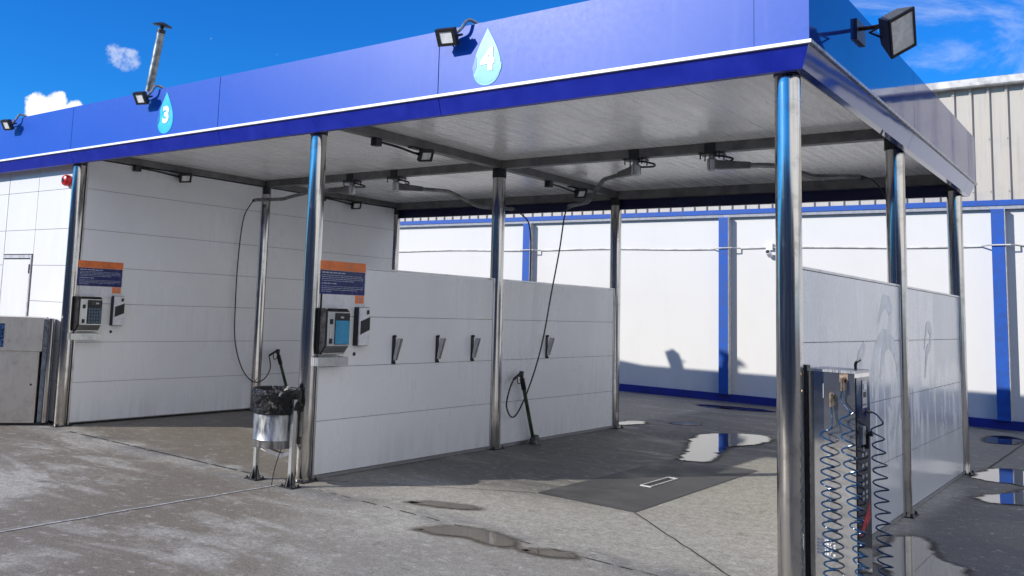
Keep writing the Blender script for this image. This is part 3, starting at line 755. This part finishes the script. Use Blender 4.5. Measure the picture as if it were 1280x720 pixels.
# ------------------------------------------------------------------ mat clips
def mat_clip(y, label):
    x = W1 + .031
    t = thing('mat_clip', label, 'mat clip', (x, y, .96), 'mat clips on the middle partition')
    build('plate', MB().box(x, x + .012, y - .02, y + .02, .95, 1.215), DARKM, t, smooth=0)
    build('jaw', MB().hexa(((x + .012, y - .012, .985), (x + .04, y - .012, .985), (x + .04, y + .018, .985), (x + .012, y + .018, .985),
                            (x + .05, y - .014, 1.19), (x + .10, y - .014, 1.19), (x + .10, y + .022, 1.19), (x + .05, y + .022, 1.19))), STEEL2, t, bevel=.003)
    bl = MB()
    for z in (.957, 1.208): bl.lathe([(.012, 0), (.012, .016), (.006, .02)], (0, 0, 0), 8, Matrix.Translation((x + .012, y, z)) @ Matrix.Rotation(R_(90), 4, 'Y'))
    build('bolt', bl, BLACK, t)
for y, lab in ((1.09, 'steel mat clip on the partition, nearest the blue screen terminal'), (1.765, 'steel mat clip midway along the front half of the partition'),
               (2.372, 'steel mat clip on the partition just in front of its middle post'), (3.892, 'steel mat clip alone on the rear half of the partition, above the lance')):
    mat_clip(y, lab)

# ------------------------------------------------------------------ spray lances, hoses and swing arms
BOOT = simple('worn_boot', (.16, .155, .15), .55, .6, .4, 25, bump=.4, bscale=50)
def lance(x, y, label, dy=.26):
    t = thing('spray_lance', label, 'spray lance', (x, y, 0), 'wash lances')
    top = Vector((x - .0, y - dy, .64)); bot = Vector((x - .02, y, .05)); d = (top - bot).normalized()
    build('lance_tube', MB().tube([bot, top], .021, 12), GREENP, t)
    build('grip_sleeve', MB().tube([top - d * .02, top + d * .11], .028, 12).tube([top + d * .10, top + d * .14], .018, 10), BLACK, t)
    g0 = top + d * .14
    gun = MB().tube([g0, g0 + Vector((0, -.01, .03))], .018, 10)
    gun.tube(bez([g0 + Vector((0, .02, .04)), g0 + Vector((0, -.05, .02)), g0 + Vector((0, -.16, -.03))], 6), [.018] * 6 + [.015] * 6 + [.013], 10)
    gun.box(x - .014, x + .014, g0.y - .02, g0.y + .025, g0.z - .01, g0.z + .055)
    build('spray_gun', gun, BLACK, t, bevel=.0)
    build('trigger_guard', MB().tube(bez([g0 + Vector((0, -.005, 0)), g0 + Vector((0, -.02, -.07)), g0 + Vector((0, -.07, -.075)), g0 + Vector((0, -.085, -.01))], 6), .006, 6), BLACK, t)
    bt = MB().hexa(((x - .045, y - .05, .004), (x + .045, y - .05, .004), (x + .045, y + .055, .004), (x - .045, y + .055, .004),
                    (x - .035, y - .045, .07), (x + .03, y - .045, .07), (x + .03, y + .035, .10), (x - .035, y + .035, .10)))
    build('boot', bt, BOOT, t, bevel=.006)
    return g0 + Vector((0, -.16, -.03))
h4 = lance(W1 + .12, 3.53, 'dark wash lance leaning on the middle partition with its foot in a steel boot')
h3 = lance(.16, 3.42, 'dark wash lance leaning on the left wall behind the bin')
def hose(pts, label, r=.0085, n=8):
    tag(build('wash_hose', MB().tube(bez(pts, n), r, 6), RUBBER, origin=pts[0]), label, 'hose', 'hoses hanging from the swing arms')
ARM = simple('grey_arm_steel', (.24, .245, .25), .38, .6, .2, 10)
def swing_arm(m, e, label, flip=1):
    m = Vector((m[0], m[1], 2.955)); e = Vector(e); h = Vector((e.x - m.x, e.y - m.y, 0)); u = h.normalized(); L = h.length
    t = thing('swing_arm', label, 'swing arm', tuple(m), 'swing arms under the beams')
    pl = MB().box(m.x - .11, m.x + .11, m.y - .07, m.y + .07, 3.035, 3.047).box(m.x - .05, m.x + .05, m.y - .062, m.y - .050, 3.047, 3.17 - .03)
    for k in (-.09, .09): pl.lathe([(.007, 2.99), (.007, 3.06)], (m.x + k, m.y - .06, 0), 8).lathe([(.007, 2.99), (.007, 3.06)], (m.x + k, m.y + .06, 0), 8)
    build('mount_plate', pl, DARKM, t, smooth=0)
    build('swivel', MB().lathe([(.035, 2.88), (.045, 2.90), (.045, 2.99), (.03, 3.0), (.03, 3.036)], (m.x, m.y, 0), 16), GALV, t)
    z0 = 2.935
    bdir = Matrix.Translation((m.x, m.y, 0)) @ Matrix.Rotation(math.atan2(u.y, u.x), 4, 'Z')
    build('arm_bracket', MB().hexa([bdir @ Vector(p) for p in ((-.03, -.04, z0 - .04), (.34, -.028, z0 - .028), (.34, .028, z0 - .028), (-.03, .04, z0 - .04), (-.03, -.04, z0 + .05), (.34, -.028, z0 + .028), (.34, .028, z0 + .028), (-.03, .04, z0 + .05))]), BEAM, t, bevel=.004)
    P = [m + u * .06 + Vector((0, 0, z0 - m.z)), m + u * L * .25 + Vector((0, 0, z0 - m.z)), m + u * L * .42 + Vector((0, 0, z0 - .004 - m.z)), m + u * L * .48 + Vector((0, 0, z0 - .03 - m.z)),
         m + u * L * .62 + Vector((0, 0, (z0 + e.z * 3) / 4 + .005 - m.z)), m + u * L * .70 + Vector((0, 0, e.z + .004 - m.z)), m + u * L * .85 + Vector((0, 0, e.z - m.z)), e]
    build('arm_tube', MB().tube(bez(P, 6), .024, 10), ARM, t)
    build('end_sleeve', MB().tube([e - u * .04, e + u * .03 + Vector((0, 0, -.01))], .021, 10), BLACK, t)
    lp = bez([m + Vector((.02, .03, .07)), m + Vector((.10, -.06, .055)), m + Vector((.2, -.02, .03)), m + Vector((.14, .07, .02)), m + u * .12 + Vector((0, 0, .03))], 8)
    build('feed_hose', MB().tube(lp, .010, 6), RUBBER, t)
A1, A2, B1, B2 = (.19, 2.51, 2.835), (3.27, 4.15, 2.765), (4.28, 3.77, 2.725), (7.47, 3.36, 2.825)
swing_arm((1.66, D1), A1, 'swing arm in the left bay reaching to the left wall')
swing_arm((2.40, D1), A2, 'swing arm in the left bay reaching back to the middle partition')
swing_arm((5.54, D1), B1, 'bent swing arm in the right bay reaching to the middle partition')
swing_arm((6.31, D1), B2, 'long straight swing arm in the right bay reaching to the right posts')
hose([A1, (.13, 2.48, 2.76), (.10, 2.40, 2.55), (.09, 2.36, 2.0), (.09, 2.36, 1.4), (.10, 2.38, .95), (.13, 2.50, .58), (.16, 2.68, .40), (.17, 2.86, .42), (.17, 2.97, .56), tuple(h3)],
     'black hose hanging in the left bay down to the lance behind the bin')
hose([B1, (4.24, 3.74, 2.62), (4.20, 3.70, 2.2), (4.14, 3.64, 1.7), (4.09, 3.57, 1.2), (4.06, 3.46, .85), (4.04, 3.30, .55), (4.03, 3.14, .36), (4.03, 3.02, .34), (4.03, 2.93, .46), (4.03, 2.98, .63), tuple(h4)],
     'black hose hanging in the right bay down to the lance on the partition')
hose([A2, (3.33, 4.20, 2.72), (3.42, 4.27, 2.60), (3.45, 4.29, 2.3), (3.45, 4.29, 1.8), (3.46, 4.30, 1.2), (3.50, 4.32, .5), (3.52, 4.4, .05), (3.5, 4.65, .012), (3.4, 4.9, .012)],
     'dark hose dropping behind the middle partition from the rear swing arm')
hose([B2, (7.56, 3.32, 2.79), (7.66, 3.26, 2.68), (7.73, 3.18, 2.5), (7.74, 3.12, 2.1), (7.74, 3.10, 1.4), (7.74, 3.10, .5), (7.72, 3.14, .05), (7.62, 3.3, .012), (7.5, 3.6, .012)],
     'dark hose dropping behind the right middle post from the straight swing arm')

# ------------------------------------------------------------------ litter bin
bx, by = 3.83, -.262
lb = thing('litter_bin', 'round galvanised litter bin with a black bag, standing by the middle front post', 'litter bin', (bx, by, 0))
BUCKET = simple('dull_bucket_steel', (.36, .365, .37), .38, .85, .3, 12, .12, bump=.15, bscale=25, stretch=(2, 2, .5))
build('bucket', MB().lathe([(.165, .305), (.172, .30), (.178, .31), (.178, .36), (.181, .365), (.178, .37), (.186, .68), (.182, .68), (.17, .33), (.01, .32)], (bx, by, 0), 36), BUCKET, lb)
def wob(a, z):
    return 1 + .045 * mnoise.noise(Vector((math.cos(a) * 4, math.sin(a) * 4, z * 14))) + .02 * mnoise.noise(Vector((math.cos(a) * 11, math.sin(a) * 11, z * 30 + a))) + .012 * math.sin(a * 19 + z * 40) * (1 if z < .7 else .4)
build('bin_bag', MB().lathe([(.155, .60), (.18, .745), (.193, .775), (.201, .77), (.206, .75), (.207, .73), (.206, .71), (.205, .69), (.203, .67), (.204, .65), (.202, .63), (.204, .61), (.203, .595), (.197, .575), (.19, .585)], (bx, by, 0), 90, None, wob, caps=False), BAG, lb, smooth=60)
build('bag_knot', MB().lathe([(.005, -.05), (.045, -.035), (.05, .0), (.04, .03), (.005, .05)], (bx + .205, by + .03, .65), 12, None, lambda a, z: 1 + .3 * math.sin(3 * a + z * 50)), BAG, lb)
for s_ in (-1, 1):
    lx = bx + s_ * .215
    lg = build('leg', MB().box(lx - .016, lx + .016, by - .018, by + .018, .01, .70 if s_ > 0 else .70), STEEL2, lb, bevel=.004)
    ft = MB().box(lx - .07, lx + .07, by - .06, by + .06, .001, .010)
    for q in (-1, 1):
        ft.prism([(lx + q * .017, .010), (lx + q * .065, .010), (lx + q * .017, .12)], 'y', by - .004, by + .004)
        ft.lathe([(.008, .010), (.008, .026)], (lx + q * .055, by + .04, 0), 6).lathe([(.008, .010), (.008, .026)], (lx + q * .055, by - .04, 0), 6)
        ft.prism([(by + q * .019, .010), (by + q * .05, .010), (by + q * .019, .11)], 'x', lx - .004, lx + .004)
    build('foot', ft, DARKM, lg, smooth=0)
    build('pivot', MB().tube([(lx - s_ * .016, by, .60), (lx - s_ * .04, by, .60)], .012, 10), DARKM, lb)
yk = bez([(bx - .20, by - .0, .30), (bx - .12, by - .01, .275), (bx, by - .01, .255), (bx + .12, by - .01, .245), (bx + .20, by, .27)], 8)
ym = MB()
for a, b in zip(yk, yk[1:]): ym.hexa(((a.x, a.y - .02, a.z - .016), (b.x, b.y - .02, b.z - .016), (b.x, b.y + .02, b.z - .016), (a.x, a.y + .02, a.z - .016), (a.x, a.y - .02, a.z + .016), (b.x, b.y - .02, b.z + .016), (b.x, b.y + .02, b.z + .016), (a.x, a.y + .02, a.z + .016)))
build('cross_brace', ym, simple('bright_brace', (.7, .7, .7), .4, .6), lb)
build('latch_chain', MB().tube(bez([(bx + .12, by - .03, .30), (bx + .11, by - .08, .15), (bx + .10, by - .10, .01)], 6), .004, 5), BLACK, lb)

# ------------------------------------------------------------------ steel cabinet at far left
ang = math.atan2(.83, .55)
CABM = m_steel('cabinet_steel', (.66, .62, .56), .42)
CABM.node_tree.nodes['Principled BSDF'].inputs['Metallic'].default_value = .85
cab = thing('vacuum_cabinet', 'brushed steel vacuum cabinet with a wider upper box at the left edge', 'vacuum', (-.45, -.2, 0))
Mc = Matrix.Translation((-.335, -.49, 0)) @ Matrix.Rotation(ang, 4, 'Z')     # local x runs along the visible face, +y into the cabinet
build('upper_box', MB().box(-.17, .345, -.02, .46, .82, 1.195, Mc), CABM, cab, bevel=.02)
build('lower_body', MB().box(-.15, .32, .0, .44, .03, .817, Mc), CABM, cab, bevel=.012)
build('plinth', MB().box(-.15, .40, .02, .42, .0, .029, Mc), DARKM, cab, smooth=0)
build('corner_tube', MB().lathe([(.03, .03), (.03, 1.19)], tuple(Mc @ Vector((.425, .03, 0))), 20), STEEL, cab)
build('side_shell', MB().box(.346, .46, .06, .44, .03, 1.18, Mc), simple('grey_shell', (.26, .30, .36), .3, .6), cab, bevel=.02)
dp = build('door_panel', MB().box(-.12, .30, -.008, -.001, .06, .79, Mc), CABM, cab, bevel=.002)
build('lock', MB().lathe([(.012, -.018), (.012, -.008)], (0, 0, 0), 12, Mc @ Matrix.Translation((.26, 0, .45)) @ Matrix.Rotation(R_(90), 4, 'X') @ Matrix.Translation((0, 0, .02))), DARKM, dp)
build('label_plate', MB().box(-.165, -.06, -.025, -.021, .86, 1.12, Mc), simple('blue_label', (.04, .12, .30), .3, 0, .5, 40), cab, smooth=0)

# ------------------------------------------------------------------ air and water machine at the right front post
X0, X1, Y0, Y1, ZT = 7.925, 8.167, .10, .43, 1.238
am = thing('air_machine', 'tall polished steel tyre air machine with three blue coiled hoses beside the front right post', 'air machine', (8.05, .27, 0))
build('cabinet', MB().box(X0, X1, Y0, Y1, .02, ZT - .012), MIRROR, am, bevel=.004, smooth=0)
build('top_cover', MB().box(X0 - .006, X1 + .006, Y0 - .006, Y1 + .006, ZT - .011, ZT + .004), STEEL2, am, bevel=.003)
build('mounting_channel', MB().box(X0 - .045, X0 - .008, Y0 - .005, Y0 + .06, .0, ZT + .02).box(X0 - .045, X0 - .038, Y0 - .03, Y0 - .006, .0, ZT + .02), DARKM, am, smooth=0)
build('side_door', MB().box(X1 + .0005, X1 + .004, Y0 + .02, Y1 - .01, .12, ZT - .035), simple('dark_polished_door', (.10, .11, .13), .12, .9), am, smooth=0)
fx = X1 + .0045
lp = build('control_plate', MB().box(fx, fx + .003, Y0 + .14, Y0 + .24, 1.03, 1.185), STEEL2, am, smooth=0)
build('button', MB().box(fx + .003, fx + .008, Y0 + .16, Y0 + .215, 1.135, 1.165), WHITEP, lp, bevel=.002)
build('display', MB().box(fx + .003, fx + .006, Y0 + .165, Y0 + .215, 1.09, 1.12), DARKM, lp, smooth=0)
build('slot', MB().box(fx + .003, fx + .005, Y0 + .155, Y0 + .22, 1.045, 1.053), BLACK, lp, smooth=0)
kp = build('coin_mechanism', MB().box(fx, fx + .012, Y0 + .10, Y0 + .16, .83, .93), GALV, am, bevel=.003)
build('lever', MB().lathe([(.014, 0), (.014, .03)], (0, 0, 0), 10, Matrix.Translation((fx + .01, Y0 + .20, .885)) @ Matrix.Rotation(R_(90), 4, 'Y')).box(fx, fx + .02, Y0 + .193, Y0 + .207, .80, .88), BLACK, kp)
ic = MB()
for z in (.76, .70, .64, .60, .55, .52): 
    for k in range(2): ic.box(fx, fx + .0008, Y0 + .12 + k * .075, Y0 + .16 + k * .075, z, z + .018)
ic.lathe([(.012, 0), (.012, .0008)], (0, 0, 0), 12, Matrix.Translation((fx, Y0 + .16, .80)) @ Matrix.Rotation(R_(90), 4, 'Y'))
build('print', ic, simple('faint_print', (.35, .37, .40), .4), am, smooth=0)
build('arrow_sticker', MB().prism([(Y0 + .05, .335), (Y0 + .12, .335), (Y0 + .20, .385), (Y0 + .20, .36), (Y0 + .29, .41), (Y0 + .27, .50), (Y0 + .22, .455), (Y0 + .13, .40)], 'x', fx, fx + .001), REDARROW, am, smooth=0)
lv = MB()
for i in range(6):
    for j in range(5): lv.box(X0 + .035 + i * .017, X0 + .047 + i * .017, Y0 - .004, Y0 - .0005, .215 + j * .018, .226 + j * .018)
build('vent_louvres', lv, WHITEP, am, smooth=0)
build('front_rivets', MB().box(X0 + .075, X0 + .079, Y0 - .0035, Y0 - .0005, 1.08, 1.16), WHITEP, am, smooth=0)
build('top_pipe', MB().tube(bez([(X1 - .04, Y0 + .2, ZT), (X1 - .04, Y0 + .2, ZT + .04), (X1 - .015, Y0 + .2, ZT + .065)], 6), .008, 8), BLACK, am)
def coil(top, axis0, axis1, turns, r, label_mat=HOSE, lead=None, tail=None):
    a, b = Vector(axis0), Vector(axis1); pts = []
    N = int(turns * 14)
    for i in range(N + 1):
        t = i / N; c = a.lerp(b, t ** .86); an = 2 * math.pi * turns * t
        rr = r * (.8 + .2 * min(1, t * 4)) * (1 + .06 * math.sin(i * .21))
        pts.append(c + Vector((math.cos(an) * rr, math.sin(an) * rr * .85, 0)))
    L = bez((lead or [top]) + [pts[0]], 6)[:-1]
    T = bez([pts[-1]] + tail, 6)[1:] if tail else []
    return MB().tube(L + pts + T, .0048, 6)
def fitting(x, y, z, M=None):
    f = MB().lathe([(.013, 0), (.013, .014), (.010, .016), (.010, .03)], (0, 0, 0), 10, Matrix.Translation((x, y, z + .012)) @ Matrix.Rotation(R_(90), 4, 'X'))
    f.tube([(x, y - .028, z + .018), (x, y - .030, z - .02), (x, y - .03, z - .055)], .009, 8)
    return f
h = build('coil_hose', coil(None, (X0 + .105, Y0 - .055, .93), (X0 + .125, Y0 - .055, .03), 15.5, .037, lead=[(X0 + .125, Y0 - .030, 1.05), (X0 + .13, Y0 - .03, .99)], tail=[(X0 + .2, Y0 - .1, .015), (X0 + .12, Y0 - .18, .012)]), HOSE, am)
build('hose_fitting', fitting(X0 + .125, Y0, 1.09), BRASS, h)
h = build('coil_hose', coil(None, (X0 + .20, Y0 - .055, 1.02), (X1 + .05, Y0 - .055, .03), 15, .036, lead=[(X0 + .185, Y0 - .030, 1.14), (X0 + .178, Y0 - .03, 1.08)], tail=[(X1 + .12, Y0 - .05, .015), (X1 + .15, Y0 + .05, .012)]), HOSE, am)
build('hose_fitting', fitting(X0 + .185, Y0, 1.185).box(X0 + .165, X0 + .21, Y0 - .004, Y0 - .0005, 1.175, 1.225), BRASS, h)
h = build('coil_hose', coil(None, (X1 + .045, Y1 - .03, .95), (X1 + .085, Y1 - .05, .04), 14, .038, lead=[(X1 + .008, Y1 - .03, 1.0), (X1 + .04, Y1 - .03, .99)],
      tail=[(X1 + .14, Y1 - .02, .03), (X1 + .16, Y1 - .12, .02), (X1 + .06, Y1 - .16, .03), (X1 + .04, Y1 - .04, .05), (X1 + .13, Y1 + .0, .06), (X1 + .15, Y1 - .1, .04), (X1 + .08, Y1 - .14, .02)]), HOSE, am)
build('hose_fitting', MB().tube([(X1, Y1 - .03, 1.0), (X1 + .012, Y1 - .03, 1.0)], .012, 10), BRASS, h)

# ------------------------------------------------------------------ unseen shed added behind the camera for dark reflections in the polished steel
sh = thing('reflection_shed', 'unseen dark blue shed added behind the camera to darken reflections in the posts and air machine', 'building', (0, -17, 0))
SHEDM = simple('dark_blue_shed', (.07, .12, .21), .6, 0, .3, 3, stretch=(2, 1, .3))
build('wall', MB().box(-45, 45, -22, -16, 0, 5.0), SHEDM, sh, smooth=0)
build('roof', MB().prism([(-22.3, 5.002), (-15.7, 5.002), (-15.7, 5.12), (-19, 5.5), (-22.3, 5.12)], 'x', -45.3, 45.3), GUTTER, sh, smooth=0)
for x in range(-40, 41, 10): build('shutter_door', MB().box(x - 2, x + 2, -15.998, -15.96, .01, 3.6), simple('grey_shutter', (.16, .17, .19), .5), sh, smooth=0)

# ------------------------------------------------------------------ sky, sun, camera
EL = 25.5; AZ = Vector((.561, .828))
w = bpy.data.worlds.new('World'); sc.world = w; w.use_nodes = True
nt = w.node_tree; N = nt.nodes; Lk = nt.links
bg = N['Background']
sky = N.new('ShaderNodeTexSky'); sky.sky_type = 'NISHITA'; sky.sun_disc = False
sky.sun_elevation = R_(EL); sky.sun_rotation = math.atan2(-AZ.x, -AZ.y)
sky.air_density = 1.0; sky.dust_density = .3; sky.ozone_density = 3.0
hs = N.new('ShaderNodeHueSaturation'); hs.inputs['Saturation'].default_value = 1.25; hs.inputs['Value'].default_value = 1.0
Lk.new(sky.outputs[0], hs.inputs['Color'])
tint = N.new('ShaderNodeMix'); tint.data_type = 'RGBA'; tint.blend_type = 'MULTIPLY'; tint.inputs[0].default_value = 1; Lk.new(hs.outputs[0], tint.inputs[6]); tint.inputs[7].default_value = (.17, .80, 1.45, 1)
tc = N.new('ShaderNodeTexCoord')
nrm = N.new('ShaderNodeVectorMath'); nrm.operation = 'NORMALIZE'; Lk.new(tc.outputs['Generated'], nrm.inputs[0])
def M_(op, a, b=None, cl=False):
    m = N.new('ShaderNodeMath'); m.operation = op; m.use_clamp = cl
    for v, i in ((a, 0), (b, 1)):
        if v is None: continue
        if isinstance(v, bpy.types.NodeSocket): Lk.new(v, m.inputs[i])
        else: m.inputs[i].default_value = v
    return m.outputs[0]
def MR(v, lo, hi, a=0., b=1.):
    m = N.new('ShaderNodeMapRange'); m.interpolation_type = 'SMOOTHSTEP'; Lk.new(v, m.inputs[0])
    for i, q in enumerate((lo, hi, a, b)): m.inputs[i + 1].default_value = q
    return m.outputs[0]
def noi(scale, det, rough, sc3=(1, 1, 1), dist=0.):
    mp = N.new('ShaderNodeMapping'); mp.inputs['Scale'].default_value = sc3; Lk.new(nrm.outputs[0], mp.inputs[0])
    t = N.new('ShaderNodeTexNoise'); t.inputs['Scale'].default_value = scale; t.inputs['Detail'].default_value = det
    t.inputs['Roughness'].default_value = rough; t.inputs['Distortion'].default_value = dist; Lk.new(mp.outputs[0], t.inputs['Vector']); return t.outputs['Fac']
def blob(d, r0, r1):           # 1 at direction d, falling to 0 between angles r1 and r0 (degrees)
    v = N.new('ShaderNodeVectorMath'); v.operation = 'DOT_PRODUCT'; Lk.new(nrm.outputs[0], v.inputs[0]); v.inputs[1].default_value = Vector(d).normalized()
    return MR(v.outputs['Value'], math.cos(R_(r0)), math.cos(R_(r1)))
puff = noi(70, 6, .6); wisp = noi(5, 8, .68, (1, 1, 2.6), .7)
cum = None
for d, r in (((-.8725, .453, .1865), .75), ((-.8665, .461, .185), .6), ((-.8625, .468, .190), .7), ((-.8545, .483, .187), .55)):
    b_ = blob(d, r * 1.5, r * .2); cum = b_ if cum is None else M_('MAXIMUM', cum, b_)
cum = MR(M_('ADD', M_('MULTIPLY', cum, 1.0), M_('MULTIPLY', M_('SUBTRACT', puff, .5), 1.7)), .36, .78, 0, .92)
small = M_('MULTIPLY', MR(M_('ADD', M_('MAXIMUM', blob((-.825, .509, .2465), 1.1, .1), blob((-.8185, .521, .2425), 1.1, .1)), M_('MULTIPLY', M_('SUBTRACT', puff, .5), 2.2)), .62, 1.3), .4)
# unseen broken cloud added right of and behind the camera to brighten shaded faces
sep = N.new('ShaderNodeSeparateXYZ'); Lk.new(nrm.outputs[0], sep.inputs[0])
side = M_('MULTIPLY', MR(sep.outputs[0], .38, .7), MR(sep.outputs[2], .0, .06))
wide = M_('MULTIPLY', side, MR(wisp, .32, .52, .35, 1.))
wr = M_('MULTIPLY', M_('MULTIPLY', blob((-.12, .95, .30), 13, 3), MR(wisp, .47, .72)), .28)
high = M_('MULTIPLY', MR(sep.outputs[2], .42, .62), MR(wisp, .44, .64, .0, .5))     # unseen thin cloud overhead, added as neutral fill light
cl = M_('MAXIMUM', M_('MAXIMUM', M_('MAXIMUM', cum, small), high), M_('MAXIMUM', wide, wr))
mx = N.new('ShaderNodeMix'); mx.data_type = 'RGBA'; Lk.new(cl, mx.inputs[0]); hz = N.new('ShaderNodeMix'); hz.data_type = 'RGBA'; Lk.new(MR(sep.outputs[2], .14, .0, 0., .85), hz.inputs[0]); Lk.new(tint.outputs[2], hz.inputs[6]); hz.inputs[7].default_value = (3.0, 3.9, 5.2, 1)      # pale haze low on the horizon
Lk.new(hz.outputs[2], mx.inputs[6])
mx.inputs[7].default_value = (9.5, 9.5, 9.5, 1)
Lk.new(mx.outputs[2], bg.inputs[0]); bg.inputs[1].default_value = .11

sd = bpy.data.lights.new('sun', 'SUN'); sd.energy = 4.5; sd.angle = R_(.53); sd.color = (1, .945, .86)
so = bpy.data.objects.new('sun', sd); C.objects.link(so)
trav = Vector((AZ.x * math.cos(R_(EL)), AZ.y * math.cos(R_(EL)), -math.sin(R_(EL))))
so.rotation_euler = trav.to_track_quat('-Z', 'Y').to_euler(); so.location = (-20, -30, 20)

cd = bpy.data.cameras.new('camera'); co = bpy.data.objects.new('camera', cd); C.objects.link(co); sc.camera = co
yaw, pit, rol = .7066, .1102, .0405
cy_, sy_, cp_, sp_, cr_, sr_ = math.cos(yaw), math.sin(yaw), math.cos(pit), math.sin(pit), math.cos(rol), math.sin(rol)
fw = Vector((-sy_ * cp_, cy_ * cp_, sp_)); rt = Vector((cy_, sy_, 0)); up = rt.cross(fw)
r2 = rt * cr_ + up * sr_; u2 = -rt * sr_ + up * cr_
co.matrix_world = Matrix((( r2.x, u2.x, -fw.x, 9.4924), (r2.y, u2.y, -fw.y, -5.4955), (r2.z, u2.z, -fw.z, 1.5169), (0, 0, 0, 1)))
cd.sensor_width = 36; cd.sensor_fit = 'HORIZONTAL'; cd.lens = 1125.018 / 1280 * 36
cd.shift_x = 148.16 / 1280; cd.shift_y = -105.43 / 1280
cd.clip_start = .05; cd.clip_end = 600

for o in C.objects:
    if '_o' in o: del o['_o']
vs = sc.view_settings; vs.view_transform = 'Standard'; vs.look = 'None'; vs.exposure = .2; vs.gamma = 1.; vs.use_curve_mapping = False
sc.cycles.use_denoising = True
sc.cycles.max_bounces = 8; sc.cycles.glossy_bounces = 4; sc.cycles.diffuse_bounces = 4
